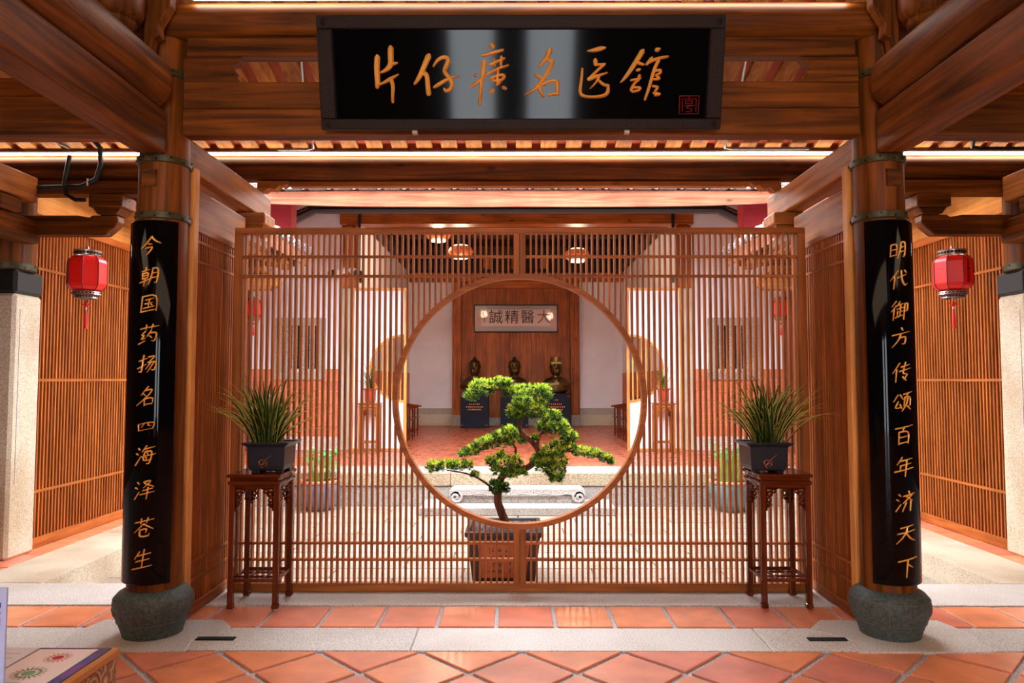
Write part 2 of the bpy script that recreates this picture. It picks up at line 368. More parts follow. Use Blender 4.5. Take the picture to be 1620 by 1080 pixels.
M_hfl = bricktex('hall_brick_floor', (206, 102, 64), (184, 82, 52), (222, 170, 146), .26, .13)
bx('brick_floor', M_hfl, hf, -5.2, 5.2, 10.70, 20.4, 0.2405, 0.2545, 0)

# ------------------------------------------------------------ near hall enclosure
tag(bx('wall_left', M_brownwall, None, -6.1, -5.98, -3, 13.2, -0.3, 5.2, 0), kind='structure')
tag(bx('wall_right', M_brownwall, None, 5.98, 6.1, -3, 13.2, -0.3, 5.2, 0), kind='structure')
# street front behind the viewer: wall with a tall double opening and a central post
wf = B()
for a, b_ in ((-6, -1.0), (-0.34, 0.16), (0.84, 6)): wf.box(a, b_, -3.1, -2.95, -0.3, 3.6)
wf.box(-6, 6, -3.1, -2.95, 3.6, 4.6)
tag(wf.done('wall_front', M_brownwall), kind='structure')

# ------------------------------------------------------------ near roof: rafters, lining tiles
def slope_piece(b, x0, x1, ya, za, yb, zb, th):
    v = [b.v(p) for p in [(x0,ya,za),(x1,ya,za),(x1,yb,zb),(x0,yb,zb),(x0,ya,za+th),(x1,ya,za+th),(x1,yb,zb+th),(x0,yb,zb+th)]]
    for f in ((0,1,2,3),(4,7,6,5),(0,4,5,1),(1,5,6,2),(2,6,7,3),(3,7,4,0)): b.face([v[i] for i in f])
def zr(y): return 3.415 + (6.1 - y) * 0.262
b = B(); slope_piece(b, -6, 6, 1.2, zr(1.2)+.075, 6.42, zr(6.42)+.075, .05); slope_piece(b, -6, 6, -3.1, 3.9, 1.2, zr(1.2)+.075, .05)
ceil = tag(b.done('ceiling', M_brownwall), kind='structure')
for i in range(-27, 28):
    x = i*.207 + 0.04
    if abs(x) > 5.7: continue
    b = B(); slope_piece(b, x-.066, x+.066, 3.0, zr(3.0), 6.38, zr(6.38), .035); b.done('rafter', W_pale['Y'], ceil)
    if abs(x) > 4.9: continue
    for k in range(6):
        ya = 4.3 + k*.345; b = B(); slope_piece(b, x+.060, x+.147, ya, zr(ya)+.036, ya+.335, zr(ya+.335)+.036, .03); b.done('lining_tile', M_rtile, ceil)

# ------------------------------------------------------------ front beams between the columns (plane y = 4.36)
def beam(name, mat, x0, x1, y0, y1, z0, z1, label, bevel=.02, cat='beam', seg=2):
    o = bx(name, mat, None, x0, x1, y0, y1, z0, z1, bevel, seg); return tag(o, label, cat)
def logbeam(name, mat, p0, p1, r, label, cat='beam'):
    n = 8; P = [Vector(p0).lerp(Vector(p1), k/n) for k in range(n+1)]
    o = B().tube(P, [r]*(n+1), 28).done(name, mat, None, smooth=True); return tag(o, label, cat)
logbeam('purlin', W_old['X'], (-5.9, 4.40, 3.69), (5.9, 4.40, 3.69), 0.118, 'round log purlin running above the black signboard, top of the front beams')
beam('tie_board', W_old['X'], -2.02, 2.02, 4.32, 4.41, 3.454, 3.572, 'flat wooden board under the topmost round purlin, behind the signboard top', .008)
t = thing('lintel_beam', (0, 4.36, 2.967), 'deep dark wooden lintel beam behind the lower half of the black signboard', 'beam')
bx('beam_plank', W_old['X'], t, -2.03, 2.03, 4.31, 4.42, 3.13, 3.292, .006); bx('beam_plank', W_old['X'], t, -2.03, 2.03, 4.305, 4.42, 2.967, 3.127, .006)
# carved bracket boards in the gap over the lintel
for s in (-1, 1):
    P = [(s*2.04,3.294),(s*1.69,3.294),(s*1.72,3.33),(s*1.735,3.345),(s*1.72,3.36),(s*1.75,3.385),(s*1.745,3.40),(s*1.705,3.42),(s*1.69,3.45),(s*2.04,3.45)]
    o = B().prism(P, 'Y', 4.33, 4.39).done('carved_bracket', W_old['X'], None, bevel=.004)
    tag(o, 'small scalloped bracket board above the lintel beside the %s column top' % SIDE[s], 'bracket')
# eave purlin with its led strip
logbeam('purlin', W_old['X'], (-5.9, 6.12, 3.285), (5.9, 6.12, 3.285), 0.112, 'round log eave purlin with the long light strip, above the lattice screen')
beam('eave_board', W_lit['X'], -1.93, 1.93, 6.07, 6.15, 3.125, 3.168, 'narrow pale board directly under the lit eave purlin', .004)
for s in (-1, 1):
    P = [(s*2.2,3.17),(s*1.93,3.17),(s*1.95,3.145),(s*1.985,3.12),(s*2.01,3.135),(s*2.05,3.095),(s*2.10,3.11),(s*2.14,3.08),(s*2.2,3.09)]
    tag(B().prism(P, 'Y', 6.06, 6.16).done('carved_bracket', W_lit['X'], None, bevel=.004), 'stepped carved bracket end under the eave purlin at the %s' % SIDE[s], 'bracket')
def led(x0, x1, y, z, label):
    t = thing('light_strip', ((x0+x1)/2, y, z), label, 'light')
    bx('channel', M_alu, t, x0, x1, y, y+.05, z+.012, z+.026, 0)
    bx('diffuser', M_led, t, x0, x1, y-.006, y+.03, z-.006, z+.0115, .004)
led(-5.8, 5.8, 6.015, 3.385, 'long white led strip on the eave purlin above the lattice screen')
led(-1.98, 1.98, 4.285, 3.80, 'white led strip on top of the purlin at the upper edge of the picture')

# ------------------------------------------------------------ columns with drums, straps and beams toward the viewer
def strap(parent, cx, cy, z, r, h=.045):
    o = B().lathe((cx, cy, z), [(r+.002, 0), (r+.012, .004), (r+.012, h-.004), (r+.002, h)], 32, cap=False).done('strap', M_strap, parent, smooth=True)
    for k in range(12):
        a = 2*math.pi*k/12+.15; q = B(); d = Vector((math.cos(a), math.sin(a), 0)); p = Vector((cx, cy, z+h*(.3 if k%2 else .7))) + d*(r+.010)
        q.cyl(p, p+d*.009, .008, .004, 8); q.done('nail', M_nail, o)
for s in (-1, 1):
    cx, cy = s*2.188, 4.43
    t = thing('timber_column', (cx, cy, 0), 'round timber column on a carved dark stone drum, %s of the lattice screen' % SIDE[s], 'column')
    prof = [(.166,0),(.170,.02),(.188,.07),(.209,.12),(.220,.16),(.222,.195),(.214,.225),(.192,.25),(.160,.268),(.150,.27)]
    d = B().lathe((cx, cy, .006), prof, 56).done('stone_base', M_drum, t, smooth=True)
    # incised bands and lotus scrolls on the drum
    def drum_r(z):
        for (r0, z0), (r1, z1) in zip(prof, prof[1:]):
            if z0 <= z <= z1: return r0 + (r1-r0)*(z-z0)/max(z1-z0, 1e-6)
        return .17
    def on(a, z, e=.002): r = drum_r(z)+e; return (cx + r*math.cos(a), cy + r*math.sin(a), z+.006)
    q = B()
    for z in (.088, .218): q.tube([on(2*math.pi*k/48, z) for k in range(49)], .0022, 5, False)
    for k in range(6):
        a0 = -math.pi/2 + k*math.pi/3 + .1
        q.tube([on(a0+.48, z) for z in (.09,.13,.17,.216)], .002, 5, False)
        for dx, dz, rr in ((0,0,.022),(.11,-.004,.016),(-.11,-.004,.016),(.20,.006,.011),(-.20,.006,.011)):
            q.tube([on(a0+dx+rr*4.2*math.cos(u), .15+dz+rr*math.sin(u)*(1+.18*math.sin(5*u))) for u in [2*math.pi*m/14 for m in range(15)]], .0018, 4, False)
    q.done('carving', flat('drum_carving', (104, 96, 82), .6), d)
    n = 14; P = [Vector((cx, cy, .262 + (3.57-.262)*k/n)) for k in range(n+1)]
    B().tube(P, [.149-.010*k/n+.002*math.sin(k*1.4) for k in range(n+1)], 36).done('shaft', W_old['Z'], t, smooth=True)
    for z in (3.33, 2.80, 2.46): strap(t, cx, cy, z, .144)
    if s < 0:
        a = -1.72
    else: a = -1.42
    q = B(); M = Matrix.Translation((cx, cy, 2.70)) @ Matrix.Rotation(a+math.pi/2, 4, 'Z'); q.box(-.045,.045,-.150,-.10,-.05,.05, M); q.done('inlaid_patch', W_old['X'], t)
    # pale jamb post behind the column
    tag(bx('jamb_post', W_hon['Z'], None, *sbox(s, 2.04, 2.10), 4.525, 4.60, .20, 2.84, .008), 'narrow pale timber post between the %s column and the side lattice' % SIDE[s], 'post')
    # stacked beams running toward the viewer
    beam('side_beam', W_old['Y'], *sbox(s, 2.10, 2.28), .4, 4.27, 2.84, 3.095, 'heavy squared beam running from the %s column toward the viewer, lower of two' % SIDE[s], .02)
    P = []
    for k in range(22):
        a = 2*math.pi*k/22; P.append((s*2.20 + .145*math.copysign(abs(math.cos(a))**.75, math.cos(a)), 3.25 + .15*math.copysign(abs(math.sin(a))**.75, math.sin(a))))
    tag(B().prism(P, 'Y', .4, 4.22).done('log_beam', W_old['Y'], None, smooth=True), 'thick rounded log beam stacked on the squared beam left of the signboard' if s < 0 else 'thick rounded log beam stacked on the squared beam right of the signboard', 'beam')
    # carved drum block and wedge under the upper purlin
    t2 = thing('carved_block', (s*2.32, 4.06, 3.41), 'turned round block with ringed foot on the %s log beam' % SIDE[s], 'bracket')
    B().lathe((s*2.32, 4.06, 3.50), [(.05,-.09),(.07,-.02),(.105,.0),(.118,.02),(.122,.035),(.116,.045),(.14,.06),(.158,.10),(.160,.2),(.15,.30)], 32).done('block', W_old['Z'], t2, smooth=True)
    B().prism([(s*2.06,3.78),(s*2.06,3.70),(s*2.13,3.58),(s*2.12,3.52),(s*2.16,3.50),(s*2.17,3.43),(s*2.21,3.42),(s*2.21,3.78)], 'Y', 4.18, 4.26).done('wedge', W_old['Z'], t2, bevel=.006)
    # beams running outward over the side bays
    beam('bay_beam', W_old['X'], *sbox(s, 2.36, 5.95), 4.33, 4.49, 2.98, 3.215, 'squared beam spanning outward from the %s column over the side bay' % SIDE[s], .012)
    beam('bay_board', W_old['X'], *sbox(s, 2.36, 5.95), 4.36, 4.44, 3.222, 3.34, 'flat board lying on the %s side bay beam' % SIDE[s], .006)
    # beam running from the column out to the courtyard, with block and lower board
    beam('outrigger_beam', W_lit['Y'], *sbox(s, 2.13, 2.29), 4.60, 6.22, 2.85, 3.058, 'pale cedar beam running above the %s side lattice to the courtyard eave' % SIDE[s], .012)
    beam('outrigger_board', W_lit['Y'], *sbox(s, 2.14, 2.24), 4.66, 5.66, 2.515, 2.765, 'pale board between side lattice and beam at the %s' % SIDE[s], .006)
    t3 = thing('bracket_block', (s*2.15, 5.93, 2.66), 'square notched wooden bracket block under the %s beam end at the eave' % SIDE[s], 'bracket')
    bx('block', W_lit['X'], t3, *sbox(s, 2.04, 2.30), 5.80, 6.06, 2.75, 2.845, .01)
    B().prism([(s*2.06,2.75),(s*2.28,2.75),(s*2.25,2.68),(s*2.09,2.68)], 'Y', 5.83, 6.03).done('block_foot', W_lit['X'], t3, bevel=.004)
    bx('arm', W_lit['Y'], t3, *sbox(s, 2.13, 2.22), 5.70, 6.18, 2.60, 2.68, .01)

# ------------------------------------------------------------ signboard
SB = Vector((0, 4.235, 2.968)); ST = Vector((0, 4.07, 3.568)); UP = (ST-SB).normalized(); HT = (ST-SB).length; NR = Vector((0, -UP.z, UP.y))
def sg(u, v, w): return Vector((u, SB.y, SB.z)) + UP*v + NR*w
sign = thing('signboard', (0, 4.25, 2.968), 'black lacquered signboard with large gold calligraphy hung tilted above the screen', 'sign')
def sbx(b, u0, u1, v0, v1, w0, w1):
    P = [sg(u, v, w) for w in (w0, w1) for v in (v0, v1) for u in (u0, u1)]
    v = [b.v(p) for p in P]
    for f in ((0,2,3,1),(4,5,7,6),(0,1,5,4),(2,6,7,3),(0,4,6,2),(1,3,7,5)): b.face([v[i] for i in f])
b = B(); sbx(b, -1.1, 1.1, .03, HT-.03, 0, .028); b.done('board', M_black, sign)
for (u0,u1,v0,v1) in ((-1.16,1.16,0,.062),(-1.16,1.16,HT-.072,HT),(-1.16,-1.072,.062,HT-.072),(1.072,1.16,.062,HT-.072)):
    b = B(); sbx(b, u0, u1, v0, v1, -.01, .05); b.done('frame_rail', M_frame, sign, bevel=.005)
def ribbon(b, fmap, pts, lift=.010, soft=True):
    """raised brush stroke; pts (u,v,halfwidth)"""
    # densify
    P = []
    for i in range(len(pts)-1):
        a, c = pts[i], pts[i+1]
        for k in range(3): P.append([a[m]+(c[m]-a[m])*k/3 for m in range(3)])
    P.append(list(pts[-1]))
    for _ in range(2 if soft else 0):
        Q = [p[:] for p in P]
        for i in range(1, len(P)-1):
            for m in range(3): Q[i][m] = (P[i-1][m] + 2*P[i][m] + P[i+1][m])/4
        P = Q
    # round ends
    n = len(P); rows = []
    for i, p in enumerate(P):
        a, c = P[max(i-1,0)], P[min(i+1,n-1)]; dx, dy = c[0]-a[0], c[1]-a[1]; L = math.hypot(dx, dy) or 1; dx/=L; dy/=L
        nx, ny = -dy, dx
        ends = [(0, 1)]
        if i == 0: ends = [(-p[2]*.8, .45), (0, 1)]
        if i == n-1: ends = [(0, 1), (p[2]*.8, .45)]
        for off, k in ends:
            r = p[2]*k; cx_, cy_ = p[0]+dx*off, p[1]+dy*off
            rows.append([b.v(fmap(cx_+nx*r*q, cy_+ny*r*q, lift*h*min(1, k+.3))) for q, h in ((-1,0),(-.62,.75),(0,1),(.62,.75),(1,0))])
    for a, c in zip(rows, rows[1:]):
        for k in range(4): b.face([a[k], a[k+1], c[k+1], c[k]])
    b.face(rows[0]); b.face(rows[-1][::-1])
BIG = [
 [[(495,372,24),(490,450,24),(498,560,22),(495,606,18)],[(600,300,24),(600,380,24),(604,425,24),(575,465,20),(525,492,9)],[(604,425,18),(652,415,9)],[(500,585,14),(540,578,10),(590,545,18),(662,506,6)],[(605,552,17),(622,600,16),(615,680,13),(618,728,12)]],
 [[(898,362,24),(865,440,23),(825,530,20),(790,580,12)],[(862,495,20),(888,512,18),(893,600,19),(900,662,21)],[(938,442,9),(968,392,15),(1020,364,16),(1060,385,18),(1038,440,20),(1018,482,17),(1050,520,17),(1090,575,17),(1075,630,18),(1030,640,16),(1022,620,9)],[(945,608,13),(985,582,17),(1060,536,14),(1136,520,6)]],
 [[(1398,282,24),(1402,290,22)],[(1325,360,13),(1380,345,15),(1482,316,12)],[(1336,410,22),(1328,480,19),(1312,600,15),(1300,742,14)],[(1265,510,15),(1267,515,14)],[(1234,605,12),(1270,580,15),(1325,528,8)],[(1385,430,13),(1440,405,12),(1492,380,12)],[(1415,388,11),(1418,440,11)],[(1472,372,13),(1468,440,11)],[(1345,520,9),(1400,480,12),(1524,436,10)],[(1446,460,11),(1440,570,11)],[(1395,535,14),(1440,512,11),(1506,508,13),(1480,556,13),(1402,556,11)],[(1438,588,13),(1462,572,11)],[(1393,642,20),(1403,634,20)],[(1488,610,16),(1506,620,14)]],
 [[(1850,322,24),(1835,365,19),(1800,410,17),(1765,446,9)],[(1832,388,14),(1882,402,18),(1858,450,18),(1810,530,17),(1750,610,15),(1700,650,12),(1655,672,5)],[(1742,514,13),(1770,528,17),(1795,548,9)],[(1770,604,17),(1780,650,15),(1800,684,12)],[(1795,592,12),(1860,556,14),(1915,560,17),(1913,610,17),(1908,655,14)],[(1845,672,15),(1880,660,12),(1920,666,13)]],
 [[(2148,325,7),(2200,320,19),(2260,302,20),(2286,300,9)],[(2210,398,19),(2212,430,17)],[(2215,432,12),(2284,426,9)],[(2280,430,12),(2220,480,12),(2165,540,12)],[(2160,545,18),(2220,522,14),(2300,496,8)],[(2240,530,11),(2210,580,10),(2168,620,5)],[(2230,548,11),(2270,590,13),(2310,596,13)],[(2107,465,11),(2100,560,13),(2085,640,14),(2105,682,15),(2190,690,12),(2280,680,16),(2312,650,16),(2310,600,12)]],
 [[(2580,328,22),(2540,390,20),(2490,470,18),(2440,540,14),(2408,572,6)],[(2520,402,12),(2550,420,15),(2585,430,12)],[(2538,476,13),(2556,470,12)],[(2556,520,14),(2545,560,11)],[(2490,556,10),(2562,540,10)],[(2536,560,11),(2500,600,11),(2490,636,12)],[(2500,612,10),(2572,608,11),(2550,640,11),(2500,646,10)],[(2692,318,20),(2706,312,17)],[(2652,380,13),(2612,430,13)],[(2620,422,11),(2680,386,14),(2776,370,12)],[(2706,400,15),(2670,470,14),(2640,590,14),(2600,710,11)],[(2680,480,11),(2726,470,13),(2720,505,12),(2685,515,10)],[(2685,516,10),(2724,545,12),(2670,548,10)],[(2662,602,11),(2708,606,12),(2680,640,12)],[(2668,656,12),(2730,665,14),(2680,676,11)]],
]
K = 1/5.0625
def bigmap(x, y, wl):
    px, py = x*K + 500, y*K + 20
    v = (208 - py)/178*HT
    k = 1.160/(308 + 10*v/HT*1.0)
    return sg((px - 821)*k, v, .028 + wl)
for ch in BIG:
    b = B()
    for st in ch: ribbon(b, bigmap, [(p[0], p[1], p[2]) for p in st], .022)
    b.done('gold_character', M_gold, sign, smooth=True)
b = B()
for st in ([(2872,680),(3025,680),(3018,824),(2868,824),(2872,680)],[(2893,806),(2893,704),(3003,704),(2998,806)],[(2918,720),(2972,720),(2970,742),(2920,742),(2918,720)],[(2910,760),(2985,756)],[(2945,760),(2925,778),(2968,782),(2962,806),(2925,806)],[(2945,700),(2945,690)]):
    ribbon(b, bigmap, [(x, y, 3.2) for x, y in st], .004, False)
b.done('seal', M_red, sign)
# fretwork on the frame
b = B()
def fret(p0, p1, vdir, h, n):
    L = (Vector(p1)-Vector(p0)); du = L/n; vd = Vector(vdir)
    for k in range(n):
        o_ = Vector(p0) + du*k
        path = [(0,0),(0,1),(.8,1),(.8,.35),(.35,.35),(.35,.65),(.55,.65)]
        path2 = [(0,0),(1,0)]
        for P in (path, path2):
            pts = [o_ + du*a + vd*h*c for a, c in P]
            for a, c in zip(pts, pts[1:]):
                d = (c-a); 
                if d.length == 0: continue
                d.normalize(); nn = Vector((-d.y, d.x))*.0016
                q = [sg(*(a+nn), .0505), sg(*(c+nn), .0505), sg(*(c-nn), .0505), sg(*(a-nn), .0505)]
                q2 = [p + NR*.003 for p in q]
                A = [b.v(p) for p in q]; D = [b.v(p) for p in q2]
                b.face(D)
                for m in range(4): b.face([A[m], A[(m+1)%4], D[(m+1)%4], D[m]])
fret((-1.06, HT-.056), (1.06, HT-.056), (0,1), .038, 32); fret((-1.06, .015), (1.06, .015), (0,1), .034, 32)
fret((-1.135, .07), (-1.135, HT-.08), (1,0), .04, 8); fret((1.095, .07), (1.095, HT-.08), (1,0), .04, 8)
tag(b.done('fretwork', flat('fret_brown', (56, 32, 18), .6, spec=.2), sign), kind='stuff')
for u in (-1.115, 1.115):
    for v in (.03, HT-.036):
        b = B(); c = sg(u, v, .05); b.tube([c, c+NR*.006], [.022,.012], 8); b.tube([c+NR*.006, c+NR*.011], [.009,.004], 8)
        b.done('corner_rosette', M_frame, sign, smooth=True)
for u in (-.62, .62):
    b = B(); c = sg(u, -.001, .01); b.box(c.x-.015, c.x+.015, c.y-.02, c.y+.02, c.z-.022, c.z-.002); b.done('hanger_clip', M_silver, sign)

# ------------------------------------------------------------ couplet plaques on the columns
WAT = [[(10,8),(20,18)],[(2,34),(14,42)],[(4,92),(24,60)]]
GR = [[(5,16),(95,10)],[(34,0),(35,26)],[(66,0),(62,24)]]
def yue(x0): return [[(x0,10),(x0-2,58),(x0-12,94)],[(x0,10),(x0+30,7),(x0+30,92),(x0+18,86)],[(x0,36),(x0+28,34)],[(x0,60),(x0+28,58)]]
CH = {
 'jin': [[(50,2),(30,32),(4,58)],[(48,4),(70,28),(98,42)],[(38,40),(56,43)],[(26,62),(64,56),(52,78),(36,97)]],
 'chao': [[(6,20),(44,14)],[(25,2),(24,30)],[(10,32),(12,60)],[(10,32),(42,28),(40,58)],[(12,46),(40,43)],[(12,60),(40,57)],[(0,78),(48,66)],[(26,60),(24,99)]]+yue(60),
 'guo': [[(10,12),(12,94)],[(10,12),(88,6),(90,96)],[(12,92),(88,88)],[(30,32),(70,27)],[(30,52),(66,49)],[(24,75),(76,70)],[(49,30),(48,72)],[(60,57),(68,66)]],
 'yao': GR+[[(32,32),(12,52),(34,52),(10,74),(38,68)],[(4,94),(38,82)],[(62,32),(44,60)],[(58,44),(94,42),(86,92),(70,84)],[(58,60),(70,70)]],
 'yang': [[(3,28),(42,20)],[(24,2),(24,94),(10,84)],[(0,66),(44,50)],[(50,14),(88,9),(54,40)],[(52,42),(96,38),(88,90),(72,82)],[(64,46),(44,76)],[(80,46),(54,94)]],
 'ming': [[(50,0),(20,40)],[(44,18),(80,14),(50,56),(2,90)],[(30,34),(46,48)],[(40,62),(44,97)],[(40,62),(86,58),(80,95)],[(44,93),(82,90)]],
 'si': [[(8,32),(16,84)],[(8,32),(96,24),(84,82)],[(38,32),(28,60)],[(60,30),(60,54),(76,54)],[(16,84),(84,78)]],
 'hai': WAT+[[(50,0),(32,28)],[(42,16),(92,10)],[(46,30),(38,78),(84,74)],[(46,30),(86,27),(76,98),(62,92)],[(26,54),(99,48)],[(58,36),(62,45)],[(54,60),(60,68)]],
 'ze': WAT+[[(42,10),(86,6),(44,40)],[(48,18),(94,42)],[(44,54),(90,49)],[(32,73),(99,67)],[(67,42),(66,100)]],
 'cang': GR+[[(50,26),(6,66)],[(48,28),(98,60)],[(34,56),(70,53),(64,74)],[(34,56),(34,93),(82,93),(82,80)]],
 'sheng': [[(28,8),(8,42)],[(22,28),(86,23)],[(18,57),(82,52)],[(2,94),(98,88)],[(51,0),(50,90)]],
 'ming2': [[(6,18),(8,78)],[(6,18),(38,13),(38,76)],[(8,47),(38,44)],[(8,77),(38,74)]]+yue(58),
 'dai': [[(36,2),(2,50)],[(22,32),(22,97)],[(36,40),(88,28)],[(54,4),(62,54),(84,88),(99,76)],[(76,6),(88,18)]],
 'yu': [[(22,0),(2,26)],[(24,24),(2,52)],[(15,42),(15,98)],[(42,6),(28,28)],[(34,22),(62,17)],[(30,42),(64,37)],[(48,22),(48,78)],[(48,58),(62,55)],[(34,54),(34,80)],[(26,86),(66,76)],[(72,20),(95,15),(92,60),(80,57)],[(73,20),(72,100)]],
 'fang': [[(46,0),(55,14)],[(2,34),(98,26)],[(46,32),(36,66),(6,96)],[(42,52),(80,46),(72,90),(56,84)]],
 'chuan': [[(30,2),(0,50)],[(19,34),(19,98)],[(42,22),(90,16)],[(34,44),(99,36)],[(64,2),(48,62),(86,60),(62,90)],[(54,74),(76,96)]],
 'song': [[(18,10),(0,42)],[(30,10),(48,36)],[(24,44),(6,80),(42,76)],[(34,60),(46,84)],[(50,10),(100,4)],[(75,8),(66,25)],[(57,27),(57,72)],[(57,27),(93,24),(93,72)],[(75,34),(72,62),(48,96)],[(78,74),(98,94)]],
 'bai': [[(2,14),(98,8)],[(50,11),(38,32)],[(22,34),(26,98)],[(22,34),(80,31),(76,97)],[(26,63),(76,60)],[(26,93),(76,90)]],
 'nian': [[(30,0),(8,34)],[(24,18),(88,13)],[(26,42),(84,37)],[(26,42),(27,68)],[(0,70),(100,62)],[(57,16),(56,100)]],
 'ji': WAT+[[(62,0),(67,12)],[(36,21),(97,15)],[(50,22),(88,50)],[(82,20),(36,56)],[(52,56),(36,98)],[(79,52),(79,100)]],
 'tian': [[(16,20),(82,13)],[(4,48),(96,40)],[(50,18),(44,56),(2,97)],[(50,52),(74,80),(100,93)]],
 'xia': [[(0,16),(100,8)],[(48,14),(48,100)],[(54,38),(78,54)]],
}
PR = .162; PA = math.radians(51)
def plaque(s, names, ys):
    cx, cy = s*2.182, 4.43
    def pm(u, z, wl):
        a = u/PR; return Vector((cx + (PR+wl)*math.sin(a), cy - (PR+wl)*math.cos(a), z))
    t = thing('couplet_plaque', (cx, cy-PR, .33), 'tall curved black lacquer plaque with gold calligraphy on the %s column' % SIDE[s], 'plaque')
    b = B(); n = 20; rows = []
    for z in (.325, .335, 2.43, 2.44):
        rows.append([b.v(pm(PR*(-PA+2*PA*k/n), z, .022 if .33 < z < 2.435 else .016)) for k in range(n+1)])
    back = [[b.v(pm(PR*(-PA+2*PA*k/n), z, .0)) for k in range(n+1)] for z in (.325, 2.44)]
    for a, c in zip(rows, rows[1:]):
        for k in range(n): b.face([a[k], a[k+1], c[k+1], c[k]])
    for k in range(n):
        b.face([back[0][k], back[1][k], back[1][k+1], back[0][k+1]])
        b.face([rows[0][k], back[0][k], back[0][k+1], rows[0][k+1]]); b.face([rows[-1][k+1], back[1][k+1], back[1][k], rows[-1][k]])
    for k in (0, n):
        b.face([back[0][k], rows[0][k], rows[1][k], rows[2][k], rows[3][k], back[1][k]])
    b.done('board', M_black, t, smooth=True)
    for nm, py in zip(names, ys):
        zc = 1.5 + (601.5-py)*4.25/1158; h = .112; wd = .098
        if nm == 'si': h = .075
        du = (.012 if s < 0 else .022)
        b = B()
        def fm(x, y, wl): return pm((x-50)/100*wd + du + .10*(50-y)/100*.12, zc + (50-y)/100*h + (x-50)/100*.018, .0222 + wl)
        for st in CH[nm]:
            pts = [(p[0], p[1], 4.6 if i < len(st)-1 else 2.6) for i, p in enumerate(st)]
            ribbon(b, fm, pts, .007)
        b.done('gold_character', M_gold, t, smooth=True)
plaque(-1, ['jin','chao','guo','yao','yang','ming','si','hai','ze','cang','sheng'], [387,436,479,529,576,627,673,720,773,833,881])
plaque(1, ['ming2','dai','yu','fang','chuan','song','bai','nian','ji','tian','xia'], [395,442,491,534,589,636,687,737,791,840,892])

# ------------------------------------------------------------ moon gate lattice screen
SY = 5.265
scr = thing('moon_gate_screen', (0, SY+.03, 0), 'large slatted wooden screen with a round moon opening in the middle', 'screen')
bx('frame_rail', W_lat['X'], scr, -2.07, 2.07, SY, SY+.06, 2.565, 2.606, .003)
bx('frame_rail', W_lat['X'], scr, -2.07, 2.07, SY, SY+.06, .004, .062, .003)
for s in (-1, 1): bx('frame_stile', W_lat['Z'], scr, *sbox(s, 2.012, 2.07), SY, SY+.06, .062, 2.565, .003)
ZC, RO, RI = 1.356, .914, .878
for s in (-1, 1):
    bx('centre_stile', W_lat['Z'], scr, *sbox(s, .0015, .044), SY, SY+.055, ZC+RO-.01, 2.565, .003)
    bx('centre_stile', W_lat['Z'], scr, *sbox(s, .0015, .044), SY, SY+.055, .062, ZC-RO+.01, .003)
b = B(); n = 128; rings = []
for y_, r in ((SY-.004, RI), (SY-.004, RO), (SY+.066, RO), (SY+.066, RI)):
    rings.append([b.v((r*math.cos(2*math.pi*k/n), y_, ZC + r*math.sin(2*math.pi*k/n))) for k in range(n)])
for q in range(4):
    a, c = rings[q], rings[(q+1)%4]
    for k in range(n): b.face([a[k], a[(k+1)%n], c[(k+1)%n], c[k]])
b.done('moon_ring', W_lat['X'], scr, smooth=True)
for zc in (2.397, 2.254, .340, .225):
    dz = abs(zc-ZC); xr = math.sqrt(RO**2-dz**2) if dz < RO else .044
    for s in (-1, 1): piece('cross_rail', W_lat['X'], scr, *sbox(s, xr-.004, 2.012), SY+.008, SY+.05, zc-.008, zc+.008)
sp = .04065
for s in (-1, 1):
    for i in range(1, 49):
        x = s*(.044 + i*sp - .003)
        if abs(x) > 2.0: continue
        if abs(x) < RO - .004:
            d = math.sqrt(RO**2 - x*x); segs = [(.062, ZC-d+.004), (ZC+d-.004, 2.565)]
        else: segs = [(.062, 2.565)]
        for z0, z1 in segs: piece('slat', W_lat['Z'], scr, x-.0068, x+.0068, SY+.010, SY+.05, z0, z1)
# side lattices between columns and screen
for s in (-1, 1):
    t = thing('side_lattice', (s*2.12, 4.98, 0), 'narrow slatted lattice panel closing the gap between %s column and screen' % SIDE[s], 'screen')
    X0, X1 = 2.098, 2.142
    bx('frame_rail', W_lat['Y'], t, *sbox(s, X0, X1), 4.665, 5.40, 2.465, 2.51, .003); bx('frame_rail', W_lat['Y'], t, *sbox(s, X0, X1), 4.665, 5.40, .008, .07, .003)
    for ya in (4.66, 5.38): bx('frame_stile', W_lat['Z'], t, *sbox(s, X0, X1), ya, ya+.04, .07, 2.465, .003)
    for zc in (2.405, 2.275, .335, .22): piece('cross_rail', W_lat['Y'], t, *sbox(s, X0+.004, X1-.008), 4.70, 5.38, zc-.008, zc+.008)
    k = 0; ya = 4.728
    while ya < 5.37:
        piece('slat', W_lat['Z'], t, *sbox(s, X0+.008, X1-.008), ya-.0072, ya+.0072, .07, 2.465); ya += .0385

